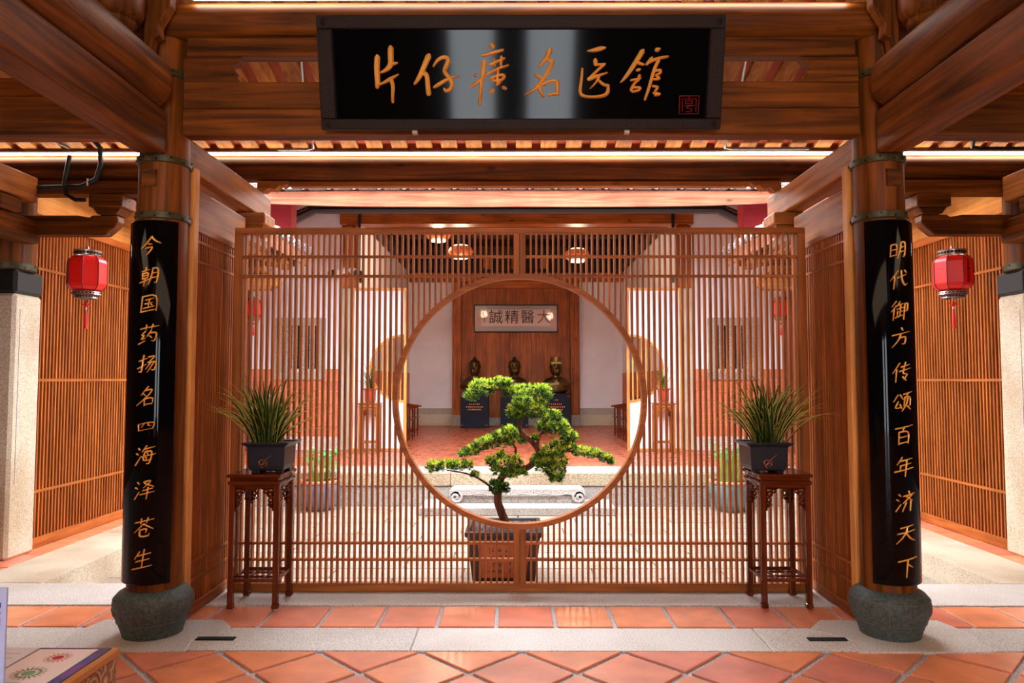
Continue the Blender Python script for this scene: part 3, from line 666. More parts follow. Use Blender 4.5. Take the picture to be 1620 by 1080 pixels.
# ------------------------------------------------------------ plant stands
def scroll(b, fm):
    """fretted scroll corner of an apron: solid curl with eyes, in (u,v) down from the corner"""
    def ring(cu, cv, r0, r1, n=14, a0=0, a1=2*math.pi):
        rows = []
        for k in range(n+1):
            a = a0 + (a1-a0)*k/n
            rows.append([b.v(fm(cu+r*math.cos(a), cv+r*math.sin(a), w)) for r, w in ((r0,0),(r1,0),(r1,.012),(r0,.012))])
        for p, q in zip(rows, rows[1:]):
            for m in range(4): b.face([p[m], p[(m+1)%4], q[(m+1)%4], q[m]])
    ring(.028, -.040, .009, .022); ring(.022, -.080, .008, .019); ring(.055, -.022, .006, .016); ring(.012, -.118, .002, .014)
    ring(.03, -.108, .004, .012, 10)
    for (u0, u1, v0, v1) in ((0,.012,-.15,0),(0,.08,-.010,0)):
        P = [fm(u, v, w) for w in (0,.012) for v in (v0, v1) for u in (u0, u1)]
        v = [b.v(p) for p in P]
        for f in ((0,2,3,1),(4,5,7,6),(0,1,5,4),(2,6,7,3),(0,4,6,2),(1,3,7,5)): b.face([v[i] for i in f])
def plant_stand(cx, cy, z0, label, mats=W_rose, wd=.335, H=.875, group=None):
    t = thing('plant_stand', (cx, cy, z0), label, 'stand', group); h = wd/2
    bx('top', mats['X'], t, cx-h-.012, cx+h+.012, cy-h-.012, cy+h+.012, z0+H-.022, z0+H, .004)
    bx('waist', mats['X'], t, cx-h+.006, cx+h-.006, cy-h+.006, cy+h-.006, z0+H-.045, z0+H-.022, .002)
    bx('apron_moulding', mats['X'], t, cx-h-.006, cx+h+.006, cy-h-.006, cy+h+.006, z0+H-.072, z0+H-.045, .008, 2)
    for sx in (-1, 1):
        for sy in (-1, 1):
            x, y_ = cx+sx*(h-.02), cy+sy*(h-.02)
            b = B(); b.box(x-.018, x+.018, y_-.018, y_+.018, z0+.03, z0+H-.072); b.box(x-.021, x+.021, y_-.021, y_+.021, z0, z0+.03); b.done('leg', mats['Z'], t, bevel=.003)
    zt = z0+H-.072; e = h-.038
    for k in range(4):
        a = k*math.pi/2; c_, s_ = math.cos(a), math.sin(a)
        def P(u, v, w_):  # side plane
            X, Y = u, -(h-.012)+w_
            return Vector((cx + X*c_ - Y*s_, cy + X*s_ + Y*c_, zt+v))
        b = B(); scroll(b, lambda u, v, w_: P(-e+u, v-.02, w_)); scroll(b, lambda u, v, w_: P(e-u, v-.02, w_))
        q = [P(u, v, w_) for w_ in (0,.014) for v in (-.026,0) for u in (-e,e)]; v = [b.v(p) for p in q]
        for f in ((0,2,3,1),(4,5,7,6),(0,1,5,4),(2,6,7,3),(0,4,6,2),(1,3,7,5)): b.face([v[i] for i in f])
        b.tube([P(-e*.55+e*1.1*m/10, -.028+.010*math.sin(math.pi*m/10), .007) for m in range(11)], .006, 6)
        b.done('fretwork_apron', mats['X'], t)
    zs = z0+.17
    for a0, a1, c0, c1 in ((-h+.01,h-.01,-h+.008,-h+.032),(-h+.01,h-.01,h-.032,h-.008)):
        bx('shelf_rail', mats['X'], t, cx+a0, cx+a1, cy+c0, cy+c1, zs, zs+.022, .003); bx('shelf_rail', mats['Y'], t, cx+c0, cx+c1, cy-h+.032, cy+h-.032, zs+.001, zs+.021, .003)
    for q in (-.055, .055):
        bx('shelf_bar', mats['X'], t, cx-h+.03, cx+h-.03, cy+q-.009, cy+q+.009, zs+.004, zs+.018, .002); bx('shelf_bar', mats['Y'], t, cx+q-.009, cx+q+.009, cy-h+.03, cy+h-.03, zs+.003, zs+.017, .002)
    return t
plant_stand(-1.757, 5.035, .004, 'reddish carved square plant stand by the left side lattice, holding a spiky potted plant')
plant_stand(1.757, 5.06, .004, 'reddish carved square plant stand by the right side lattice, holding a spiky potted plant')

def blade(fm, az, L, lean, wd, mats, parent, name='leaf', curl=1.0, x=0, y_=0, z=0, two=True):
    b = B(); n = 8; rows = []
    d = Vector((math.cos(az), math.sin(az), 0)); sd = Vector((-math.sin(az), math.cos(az), 0))
    p = Vector((x, y_, z)); ang = math.pi/2 - lean
    for k in range(n+1):
        t_ = k/n; wv = wd*(1-t_**2.2)*.5*(.6+.8*min(1,t_*3)) + .0004
        up = Vector((d.x*-math.sin(ang), d.y*-math.sin(ang), math.cos(ang)))
        rows.append([b.v(fm(p - sd*wv + up*wv*.5)), b.v(fm(p - sd*wv*.8)), b.v(fm(p + sd*wv*.8)), b.v(fm(p + sd*wv + up*wv*.5))])
        p = p + (d*math.cos(ang) + Vector((0,0,1))*math.sin(ang))*(L/n)
        ang -= curl*(.06 + .20*t_)
    for a, c in zip(rows, rows[1:]):
        for k in range(3):
            b.mi = 0 if k == 1 or not two else 1
            b.face([a[k], a[k+1], c[k+1], c[k]])
    return b.done(name, mats, parent)
def square_pot(parent, cx, cy, z0, hw, H, mat, feet=True, n=4, rot=math.pi/4):
    k = math.sqrt(2) if n == 4 else 1.08
    prof = [(hw*.62*k, .015), (hw*.72*k, .022), (hw*.76*k, .05), (hw*.80*k, H*.85), (hw*.98*k, H*.95), (hw*k, H*.97), (hw*k, H), (hw*.9*k, H), (hw*.84*k, H*.93)]
    b = B(); b.lathe((cx, cy, z0), prof, n, rot); o = b.done('pot', mat, parent, bevel=.004, seg=2)
    if feet:
        for i in range(n):
            a = rot + 2*math.pi*i/n; x, y_ = cx+hw*.52*k*math.cos(a), cy+hw*.52*k*math.sin(a)
            bx('pot_foot', mat, parent, x-.022, x+.022, y_-.022, y_+.022, z0, z0+.018, .004)
    bx('soil', M_soil, parent, cx-hw*.8, cx+hw*.8, cy-hw*.8, cy+hw*.8, z0+H*.88, z0+H*.955, .006)
def grassy(cx, cy, z0, label, seed, tilt):
    random.seed(seed)
    t = thing('potted_grass', (cx, cy, z0), label, 'plant')
    square_pot(t, cx, cy, z0, .158, .205, M_pot)
    # gilt sketch of an orchid on the front of the pot
    b = B()
    def fm(u, v, w_): return Vector((cx+u, cy-.158*.79-.004-w_-.02*(v/.2), z0+v))
    for st in ([(-.03,.05,.002),(.0,.09,.0015),(.045,.125,.0008)],[(-.035,.06,.002),(-.04,.085,.001)],[(-.02,.06,.0015),(.01,.075,.001)],[(-.045,.075,.001),(-.02,.095,.002),(-.005,.09,.001)],[(-.025,.045,.002),(-.012,.038,.001)],[(.0,.05,.0014),(.015,.06,.0014),(.012,.085,.0008)]):
        ribbon(b, fm, st, .0012)
    b.done('gilt_drawing', M_goldp, t)
    for i in range(105):
        az = U(0, 2*math.pi); r = U(0, .085)
        L = U(.28, .54); lean = abs(random.gauss(0.12, .34)); lean = min(lean, 1.1)
        if i % 8 == 0: L = U(.42, .55); lean = U(.55, .95)
        x, y_ = r*math.cos(az), r*math.sin(az)
        cl = U(-.08,.02)*tilt
        blade(lambda p: p, az+U(-.3,.3), L, lean, U(.013,.020), [M_bg1, M_bg2], t, curl=U(.3,1.25), x=cx+x+cl, y_=cy+y_, z=z0+.19)
grassy(-1.695, 5.03, .879, 'spiky variegated grass plant in a dark square pot on the left stand', 3, 1)
grassy(1.660, 5.04, .879, 'spiky variegated grass plant in a dark square pot on the right stand', 5, -1)
random.seed(11)

# ------------------------------------------------------------ bonsai
KB = 6.5/1158
def bp(zx, zy, dy=0):   # local tree grid, at the trunk's plane
    px, py = zx/4.153+660, zy/4.153+580
    return Vector(((px-814)*KB - .037, 6.5+dy, 1.5 + (601.5-py)*KB))
bt = thing('bonsai_tree', (-.13, 6.5, -.2), 'bonsai pine with layered bright green foliage pads in a brown pot behind the moon opening', 'bonsai')
cx, cy = -.128, 6.48
M_pb = flat('brown_pot_glaze', (52, 32, 26), .4); M_pbo = flat('orange_clay_panel', (180, 92, 44), .6, var=.2)
b = B(); rows = []
for hwx, hwy, z in ((.255,.25,-.2),(.262,.255,-.18),(.305,.32,.19),(.322,.335,.20),(.325,.338,.235),(.312,.325,.24),(.285,.30,.24),(.275,.29,.19)):
    rows.append([b.v((cx+sx*hwx, cy+sy*hwy, z)) for sx, sy in ((-1,-1),(1,-1),(1,1),(-1,1))])
for a, c in zip(rows, rows[1:]):
    for k in range(4): b.face([a[k], a[(k+1)%4], c[(k+1)%4], c[k]])
b.face(rows[0][::-1]); b.face(rows[-1]); pot = b.done('pot', M_pb, bt, bevel=.004)
b = B(); v = [b.v(p) for p in ((cx-.185,cy-.268,-.15),(cx+.185,cy-.268,-.15),(cx+.215,cy-.321,.135),(cx-.215,cy-.321,.135),(cx-.185,cy-.24,-.15),(cx+.185,cy-.24,-.15),(cx+.215,cy-.28,.135),(cx-.215,cy-.28,.135))]
for f in ((0,1,2,3),(4,7,6,5),(0,4,5,1),(1,5,6,2),(2,6,7,3),(3,7,4,0)): b.face([v[i] for i in f])
b.done('clay_panel', M_pbo, pot)
b = B(); 
def fmp(u, v_, w_): 
    f_ = (v_+.15)/.285; return Vector((cx+u, cy-.2685-.053*f_-w_, v_))
for u0 in (-.10, -.03, .04, .11):
    for v0 in (.09, .03, -.03, -.09):
        for k in range(4):
            a = U(0, 3.1); L = U(.012,.024); u, v_ = u0+U(-.012,.012), v0+U(-.014,.014)
            ribbon(b, fmp, [(u-L*math.cos(a), v_-L*math.sin(a), .0035), (u+L*math.cos(a), v_+L*math.sin(a), .002)], .001)
b.done('ink_inscription', M_blk2, pot)
bx('soil', M_soil, bt, cx-.285, cx+.285, cy-.30, cy+.30, .18, .215, .01)
b = B()
for k in range(420):
    x, y_ = cx+U(-.27,.27), cy+U(-.28,.28); r = U(.005,.010)
    b.tube([(x,y_,.213),(x+U(-.003,.003),y_,.213+r)], [r, r*.5], 5)
tag(b.done('pebbles', M_peb, bt), kind='stuff')
trunk = B()
def limb(P, r): 
    pts = [bp(*p) for p in P]; Q = [pts[0]]; 
    for a, c in zip(pts, pts[1:]): Q += [a.lerp(c, .33), a.lerp(c, .67), c]
    for _ in range(2): Q = [Q[0]] + [(Q[i-1]+Q[i]*2+Q[i+1])/4 for i in range(1, len(Q)-1)] + [Q[-1]]
    n = len(Q); trunk.tube([q + Vector((U(-.003,.003),U(-.003,.003),0)) for q in Q], [r[0]+(r[1]-r[0])*k/(n-1) for k in range(n)], 9)
limb([(595,1060,0),(580,1010,0),(545,930,0),(525,850,0),(540,780,.02),(548,720,.03),(600,690,.05),(700,675,.05),(760,640,.0),(800,590,-.03),(790,530,-.03),(740,480,0),(690,440,0),(665,390,0),(680,350,0),(710,290,.02)], (.040,.016))
limb([(790,530,-.02),(790,490,0),(812,430,.0),(860,400,.03)], (.016,.008)); limb([(475,775,0),(400,720,-.03),(330,690,-.05),(200,670,-.06)], (.011,.006)); limb([(525,850,0),(475,775,0)], (.014,.011))
limb([(640,620,0),(650,560,.03),(640,510,.05),(560,480,.05),(430,520,.03)], (.012,.006)); limb([(700,300,0),(620,190,0),(560,150,0),(450,150,-.02)], (.014,.006)); limb([(710,290,0),(780,180,.02)], (.011,.006))
limb([(800,590,0),(900,560,.03),(1040,550,.05),(1200,600,.05)], (.014,.005)); limb([(810,440,0),(900,400,0),(980,450,0)], (.009,.005)); limb([(800,600,0),(860,660,0)], (.012,.006))
trunk.done('trunk', M_bark, bt, smooth=True)
PADS = [
 [(365,190,55,42,0),(430,140,88,62,0),(525,120,66,46,.03),(590,108,30,26,.02),(600,165,34,40,0)],
 [(690,165,88,50,.04),(790,160,80,48,.04),(850,185,40,38,.02)],
 [(700,235,80,50,-.06),(655,290,60,58,-.06),(760,290,78,52,-.05),(640,320,40,40,-.03),(820,250,40,40,0)],
 [(880,330,72,48,-.03),(900,400,90,50,-.05),(985,445,58,42,-.03),(830,390,45,40,0),(950,380,40,40,0),(1010,470,38,28,-.02)],
 [(830,600,80,66,-.04),(880,550,84,44,-.02),(900,680,68,60,-.06),(850,650,70,60,-.04),(940,620,40,56,0),(910,730,45,28,-.03),(905,505,20,24,0),(770,620,30,30,0)],
 [(1000,535,46,32,.03),(1080,560,62,36,.03),(1160,575,56,34,.03),(1235,605,42,30,.03),(1275,628,20,15,.03),(965,505,20,18,.02)],
 [(610,430,60,36,.08),(540,465,66,42,.08),(480,500,74,46,.07),(415,525,52,44,.06),(345,560,62,34,.05),(305,575,30,22,.05),(660,470,50,46,.09),(600,505,44,24,.08),(700,480,30,30,.09)],
 [(120,650,46,42,-.08),(190,640,60,36,-.08),(270,640,60,40,-.07),(335,640,36,32,-.06)],
 [(560,635,88,56,-.07),(640,630,60,56,-.06),(540,680,52,34,-.07),(495,615,38,36,-.06),(620,690,48,34,-.05),(690,690,26,22,-.06),(553,575,18,24,-.06)],
 [(530,790,52,42,-.04),(580,790,26,34,-.03),(510,760,26,18,-.03)],
 [(770,470,20,16,0),(382,702,26,18,-.05)],
]
for pad in PADS:
    b = B(); low = pad is PADS[9]
    for (zx, zy, rx, rz, dy) in pad:
        c = bp(zx, zy, dy); ax = rx/4.153*KB; az_ = rz/4.153*KB; ay = max(ax*.9, .05)
        cnt = int(26 + 12000*ax*az_ )
        for k in range(cnt):
            th_, ph = U(0, 2*math.pi), math.asin(U(-1, 1)); rr = U(.6, .97)
            o_ = Vector((math.cos(th_)*math.cos(ph)*ax, math.sin(th_)*math.cos(ph)*ay, math.sin(ph)*az_))*rr
            d = Vector((o_.x/ax**1, o_.y/ay, o_.z/az_*.8 + .9)); d.normalize()
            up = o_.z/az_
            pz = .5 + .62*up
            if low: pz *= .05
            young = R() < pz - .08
            ln = U(.026,.042)
            ref = Vector((1,0,0)) if abs(d.x) < .8 else Vector((0,1,0)); u = d.cross(ref).normalized(); w_ = d.cross(u)
            nn = 9
            for m in range(nn):
                a = 2*math.pi*m/nn + U(0,.5); sp_ = U(.25, 1.15)
                dd = (d*math.cos(sp_) + (u*math.cos(a)+w_*math.sin(a))*math.sin(sp_))
                sv = dd.cross(d); sv = (sv.normalized() if sv.length > .01 else u)*.0036
                p = c+o_; L = ln*U(.8,1.15)
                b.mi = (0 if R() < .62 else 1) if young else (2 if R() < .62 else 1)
                b.face([b.v(p - sv*.6), b.v(p + dd*L*.55 - sv), b.v(p + dd*L), b.v(p + dd*L*.55 + sv)])
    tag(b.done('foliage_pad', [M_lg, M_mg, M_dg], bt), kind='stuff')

# ------------------------------------------------------------ courtyard things
t = thing('stone_platform', (0, 9.6, -.2), 'low wide granite slab lying on the courtyard paving before the hall steps', 'step')
bx('slab', M_step2, t, -1.236, 1.236, 9.275, 9.95, -.199, -.097, .008)
# carved bench stone with scroll ends
def scr_poly():
    P = []
    for a in range(0, 13): pass
    return P
t = thing('carved_stone', (0, 9.78, -.097), 'white carved stone step with scroll ends standing on the low granite slab', 'stone')
b = B()
top = [(-.86,.085),(.86,.085)]
P = [(-.84,.09),(.84,.09),(.885,.06),(.89,.0),(.87,-.03),(.80,-.035),(.74,-.018),(.70,.006),(.62,.012),(.56,.0),(.52,-.006),(-.52,-.006),(-.56,.0),(-.62,.012),(-.70,.006),(-.74,-.018),(-.80,-.035),(-.87,-.03),(-.89,.0),(-.885,.06)]
b.prism(P, 'Y', 9.60, 9.94); b.done('seat', M_wst, t, bevel=.008)
bx('core', M_wst, t, -.82, .82, 9.64, 9.93, -.0965, -.005, .004)
for s in (-1, 1):
    b = B(); b.tube([(s*(.80+.085*(1-k/16)*math.cos(k*.62+2.2)), 9.60, -.02+.075*(1-k/16)*math.sin(k*.62+2.2)) for k in range(15)], [.018]*15, 8)
    b.cyl((s*.80, 9.60, -.02), (s*.80, 9.93, -.02), .074, None, 24); b.done('scroll', M_wst, t, smooth=True)
b = B(); b.tube([(x, 9.602, .018 + .010*math.sin(x*22)) for x in [-.7+1.4*k/60 for k in range(61)]], .007, 6); b.done('carved_border', M_wst, t, smooth=True)

def lily(cx, cy, label, glaze, seed, tall):
    random.seed(seed)
    t = thing('lily_pot', (cx, cy, -.2), label, 'plant')
    prof = [(.14,0),(.17,.01),(.225,.09),(.262,.20),(.27,.28),(.262,.34),(.25,.36)]
    B().lathe((cx, cy, -.199), prof, 40, cap=True).done('bowl', glaze, t, smooth=True)
    B().lathe((cx, cy, -.199), [(.246,.355),(.268,.36),(.272,.385),(.262,.398),(.235,.395),(.225,.36)], 40).done('rim', flat('rim_terracotta', (206, 130, 96), .4), t, smooth=True)
    B().cyl((cx, cy, .155), (cx, cy, .175), .228, None, 32).done('soil', M_soil, t)
    for i in range(46):
        az = U(0, 2*math.pi); r = U(0,.17); x, y_ = cx+r*math.cos(az), cy+r*math.sin(az); L = U(.22,.42)*tall; lean = U(.02,.28)
        top = Vector((x+math.cos(az)*L*math.sin(lean), y_+math.sin(az)*L*math.sin(lean), .17+L*math.cos(lean)))
        b = B(); b.tube([(x,y_,.17), Vector((x,y_,.17)).lerp(top,.5)+Vector((0,0,.02)), top], [.006,.005,.004], 5)
        # oval leaf
        ll = U(.07,.13); w_ = ll*U(.28,.42); la = az+U(-.9,.9); pit = U(-.5,1.1); d = Vector((math.cos(la)*math.cos(pit), math.sin(la)*math.cos(pit), math.sin(pit))); sd = Vector((-math.sin(la), math.cos(la), 0))
        b.mi = 1; n = 7; rows = []
        for k in range(n+1):
            q = k/n; ww = w_*math.sin(math.pi*min(1,q*.97+.03))**.7; p = top + d*ll*q - Vector((0,0,.3*ll*q*q))
            rows.append([b.v(p-sd*ww+Vector((0,0,.006))), b.v(p), b.v(p+sd*ww+Vector((0,0,.006)))])
        for a, c in zip(rows, rows[1:]):
            for k in range(2): b.face([a[k], a[k+1], c[k+1], c[k]])
        b.done('leaf', [M_lilys, M_lily], t)
    for i in range(7):
        az = U(0, 2*math.pi); r = U(.05,.2); p = Vector((cx+r*math.cos(az), cy+r*math.sin(az), .17+U(.3,.45)*tall)); b = B()
        b.mi = 1; b.tube([(cx+r*.5*math.cos(az), cy+r*.5*math.sin(az), .17), p], [.004,.003], 5); b.mi = 0
        for k in range(5):
            a = k*1.257; d = Vector((math.cos(a)*.7, math.sin(a)*.7, .5)); sd = Vector((-math.sin(a), math.cos(a), 0))*.014
            b.face([b.v(p), b.v(p+d*.025-sd), b.v(p+d*.045), b.v(p+d*.025+sd)])
        b.done('flower', [M_petal, M_lilys], t)
lily(-2.60, 9.45+.27, 'glazed violet grey bowl with white-flowered lilies in the courtyard left corner', flat('violet_grey_glaze', (104, 98, 112), .25, var=.3, nscale=8), 21, .95)
lily(2.78, 9.40+.27, 'glazed teal blue bowl of tall leafy lilies in the courtyard right corner', flat('teal_glaze', (84, 116, 122), .25, var=.3, nscale=8), 22, 1.2)
random.seed(31)

# ------------------------------------------------------------ galleries left and right
def lantern(cx, cy, zt, k, label, zhook, text_side=0, rot=.0):
    """zt = top of silk body"""
    t = thing('lantern', (cx, cy, zt-.6*k), label, 'lantern')
    H = .298*k; n = 8
    prof = [(.085,0),(.118,-.012),(.142,-.035),(.152,-.06),(.153,-H/k+.06),(.142,-H/k+.035),(.118,-H/k+.012),(.085,-H/k)]
    b = B(); b.lathe((cx, cy, zt), [(r*k, z*k) for r, z in prof], n, rot+math.pi/8); body = b.done('silk_body', M_lant, t)
    for i in range(n):
        a = rot+math.pi/8 + 2*math.pi*i/n
        B().tube([(cx+r*k*1.012*math.cos(a), cy+r*k*1.012*math.sin(a), zt+z*k) for r, z in prof], .0032*k, 5).done('rib', M_lrib, body)
    def gal(r0, r1, z0, z1, nm):
        q = B(); q.lathe((cx, cy, zt), [(r0*k*.97, z0*k),(r0*k, z0*k),(r1*k, z1*k),(r1*k*.97, z1*k)], 24, cap=False)
        for i in range(24):
            a = 2*math.pi*i/24; rm = (r0+r1)/2*k; zm = (z0+z1)/2*k
            p = Vector((cx+rm*math.cos(a), cy+rm*math.sin(a), zt+zm)); d = Vector((math.cos(a), math.sin(a), 0))
            q.mi = 1; q.tube([p, p+d*.004*k], [abs(z1-z0)*k*.28, .001], 6); q.mi = 0
        q.done(nm, [M_silver, M_nail], t, smooth=True)
    gal(.100,.106, .0, .045, 'top_gallery'); gal(.104,.112, -H/k-.004+.0, -H/k-.032, 'bottom_gallery'); gal(.082,.088, -H/k-.032, -H/k-.062, 'bottom_gallery')
    B().cyl((cx,cy,zt-H-.034*k),(cx,cy,zt-H-.028*k),.10*k,None,20).done('base_plate', M_lrib, t)
    b = B(); b.cyl((cx,cy,zt-.01),(cx,cy,zhook),.0035*k,None,6); b.tube([(cx,cy,zt+.04*k),(cx,cy,zt+.06*k),(cx,cy,zt+.085*k)],[.008*k,.014*k,.004*k],8); b.done('cord', M_silver, t)
    zb = zt-H-.065*k
    b = B(); b.cyl((cx,cy,zb+.04*k),(cx,cy,zb-.02*k),.002*k,None,5)
    b.lathe((cx,cy,zb-.045*k), [(.004*k,.026*k),(.016*k,.012*k),(.017*k,-.006*k),(.005*k,-.022*k)], 10)
    for a in (-.035,-.025,.025,.035): b.lathe((cx+a*k,cy,zb-.045*k), [(.002*k,.008*k),(.009*k,0),(.002*k,-.008*k)], 8)
    b.cyl((cx-.04*k,cy,zb-.045*k),(cx+.04*k,cy,zb-.045*k),.003*k,None,5)
    b.done('knot', M_lant, t, smooth=True)
    B().lathe((cx,cy,zb-.085*k), [(.004*k,.018*k),(.009*k,.008*k),(.009*k,-.004*k),(.005*k,-.008*k)], 8).done('bead', M_silver, t)
    B().lathe((cx,cy,zb-.095*k), [(.007*k,0),(.010*k,-.02*k),(.014*k,-.12*k),(.015*k,-.155*k)], 10).done('tassel', M_lant, t, smooth=True)
    return t, body
nl = {}
for s in (-1, 1):
    S = SIDE[s]
    # stone and timber gallery column
    t = thing('gallery_column', (s*4.43, 6.31, 0), 'square pale granite pillar under a round timber post at the %s edge' % S, 'column')
    b = B(); b.box(*sbox(s, 4.25, 4.61), 6.13, 6.49, 0, 2.235); b.done('stone_shaft', M_gran2, t, bevel=.025, seg=1)
    b = B(); b.box(*sbox(s, 4.243, 4.617), 6.123, 6.497, 2.235, 2.44); b.done('painted_band', M_blk2, t, bevel=.025)
    B().cyl((s*4.43,6.31,2.44),(s*4.43,6.31,3.2),.19,None,32).done('post', W_old['Z'], t, smooth=True)
    strap(t, s*4.43, 6.31, 2.445, .192, .06)
    piece('groove', M_gran, t, *sbox(s, 4.2455, 4.251), 6.20, 6.212, .62, 2.1)
    # bracket arm, block, boards above the lantern
    t = thing('corbel', (s*3.8, 6.12, 2.71), 'dark wooden bracket arm with rounded end over the %s lantern' % S, 'bracket')
    P = [(s*4.25,2.713),(s*3.47,2.713),(s*3.39,2.78),(s*3.36,2.82),(s*3.365,2.88),(s*3.58,2.88),(s*3.60,2.862),(s*3.64,2.868),(s*3.70,2.88),(s*4.25,2.88)]
    B().prism(P, 'Y', 6.06, 6.17).done('arm', W_old['X'], t, bevel=.008)
    t = thing('bracket_block', (s*3.45, 6.12, 2.885), 'square cushion block on the dark bracket arm above the %s lantern' % S, 'bracket')
    bx('block', W_old['X'], t, *sbox(s, 3.30, 3.58), 6.0, 6.24, 2.94, 3.045, .008); B().prism([(s*3.32,2.94),(s*3.56,2.94),(s*3.52,2.884),(s*3.36,2.884)], 'Y', 6.03, 6.21).done('block_foot', W_old['X'], t, bevel=.004)
    beam('gallery_tie', W_old['X'], *sbox(s, 2.32, 5.9), 6.02, 6.16, 3.05, 3.165, 'squared tie beam under the lit purlin in the %s side bay' % S, .008)
    beam('gallery_beam', W_lit['Y'], *sbox(s, 3.98, 4.18), 2.2, 5.97, 2.96, 3.17, 'beam coming toward the viewer over the %s granite pillar' % S, .012)
    t = thing('bracket_block', (s*4.2, 5.7, 2.72), 'cushion block and rounded arm at the far %s picture edge' % S, 'bracket')
    bx('block', W_old['Y'], t, *sbox(s, 3.99, 4.24), 5.55, 5.80, 2.84, 2.955, .012)
    B().prism([(5.35,2.835),(6.1,2.835),(6.1,2.64),(5.55,2.64),(5.42,2.70)], 'X', *sbox(s, 4.04, 4.19)).done('arm', W_old['Y'], t, bevel=.01)
    # lattice wall of the gallery
    t = thing('gallery_lattice', (s*4.36, 7.7, 0), 'tall slatted lattice wall along the %s gallery behind the lantern' % S, 'screen')
    X0, X1 = 4.335, 4.375
    bx('frame_rail', W_lat['Y'], t, *sbox(s, X0-.02, X1), 6.50, 9.30, .002, .09, .004); bx('frame_rail', W_lat['Y'], t, *sbox(s, X0-.01, X1), 6.50, 9.30, 2.93, 3.0, .004)
    for ya in (6.50, 9.26): bx('frame_stile', W_lat['Z'], t, *sbox(s, X0, X1), ya, ya+.04, .09, 2.93, .003)
    for zc in (2.507, 1.5, .50): piece('cross_rail', W_lat['Y'], t, *sbox(s, X0-.006, X1-.02), 6.54, 9.26, zc-.012, zc+.012)
    ya = 6.56
    while ya < 9.25: piece('slat', W_lat['Z'], t, *sbox(s, X0, X1-.012), ya, ya+.019, .09, 2.93); ya += .0485
    tag(bx('wall_' + S, M_brownwall, None, *sbox(s, 4.72, 4.86), 6.6, 13.0, -.01, 3.9, 0), kind='structure')
    # planked gallery fascia above the lattice
    t = thing('gallery_planking', (s*4.35, 7.7, 3.005), 'honey coloured planks above the %s gallery lattice' % S, 'panel')
    for k in range(3): bx('plank', W_hon['Y'], t, *sbox(s, 4.34, 4.37), 6.3+k*1.05, 7.345+k*1.05, 3.003, 3.40, .004)
    # gallery roof
    b = B()
    v = [b.v(p) for p in [(s*3.15,6.45,3.33),(s*3.15,10.9,3.33),(s*6.1,10.9,4.30),(s*6.1,6.45,4.30),(s*3.15,6.45,3.39),(s*3.15,10.9,3.39),(s*6.1,10.9,4.36),(s*6.1,6.45,4.36)]]
    for f in ((0,1,2,3),(4,7,6,5),(0,4,5,1),(1,5,6,2),(2,6,7,3),(3,7,4,0)): b.face([v[i] for i in f])
    gr = tag(b.done('ceiling', W_pale['X'], None), kind='structure')
    bx('fascia', W_wet['Y'], gr, *sbox(s, 3.13, 3.155), 6.45, 10.9, 3.19, 3.37, .006)
    for k in range(15):
        ya = 6.6 + k*.3
        b = B(); P0 = Vector((s*3.16, ya, 3.29)); P1 = Vector((s*5.9, ya, 4.19)); b.tube([P0, P1], .03, 6); b.done('rafter', W_pale['X'], gr)
        b = B(); b.tube([(s*3.10, ya+.1, 3.43), (s*6.0, ya+.1, 4.39)], .06, 10); b.tube([(s*3.11, ya+.25, 3.405), (s*6.0, ya+.25, 4.36)], .045, 8); b.done('roof_tile', M_rtop, gr, smooth=True)
    # wing bracket set near the hall
    t = thing('carved_bracket_set', (s*3.9, 10.0, 2.70), 'stacked carved bracket set under the %s wing eave seen through the slats' % S, 'bracket')
    P = [(s*4.7,2.73),(s*3.40,2.73),(s*3.30,2.78),(s*3.24,2.86),(s*3.30,2.93),(s*3.36,2.91),(s*3.42,2.95),(s*4.7,2.95)]
    B().prism(P, 'Y', 9.92, 10.08).done('lower_arm', W_lit['X'], t, bevel=.01)
    bx('block', W_lit['X'], t, *sbox(s, 3.42, 3.72), 9.86, 10.14, 2.96, 3.06, .012)
    P = [(s*4.7,3.07),(s*3.25,3.07),(s*3.16,3.12),(s*3.20,3.17),(s*3.15,3.25),(s*3.22,3.28),(s*4.7,3.28)]
    B().prism(P, 'Y', 9.92, 10.08).done('upper_arm', W_lit['X'], t, bevel=.01)
    bx('purlin', W_lit['Y'], t, *sbox(s, 3.30, 3.44), 6.9, 10.6, 3.10, 3.235, .02)
    # red plastered pier by the hall eave
    tag(bx('red_pier', M_pink, None, *sbox(s, 3.53, 3.98), 11.3, 11.6, 3.55, 4.42, .004), 'red plastered gable pier under the %s end of the rear eave' % S, 'pier')
    zt = 2.544
    nl[s] = lantern(s*3.64, 6.12, zt, 1.0, 'red silk lantern hanging in front of the %s gallery lattice' % S, 2.715, 0, math.radians(22 if s > 0 else -5))
    lantern(s*4.26, 11.8, 2.79, .93, 'small far red lantern hanging beyond the screen slats at the %s' % S, 3.35)
    tag(bx('lantern_beam', W_old['X'], None, *sbox(s, 3.6, 4.72), 11.74, 11.86, 3.35, 3.48, .01), 'short beam carrying the far %s lantern' % S, 'beam')

def text_mesh(body, size, extrude=.001):
    cu = bpy.data.curves.new('txt', 'FONT'); cu.body = body; cu.size = size; cu.align_x = 'CENTER'; cu.align_y = 'CENTER'; cu.extrude = extrude
    o = bpy.data.objects.new('txt', cu); C.objects.link(o); bpy.context.view_layer.update()
    me = bpy.data.meshes.new_from_object(o.evaluated_get(bpy.context.evaluated_depsgraph_get())); bpy.data.objects.remove(o); return me
M_ink = flat('black_ink', (24, 14, 14), .6)
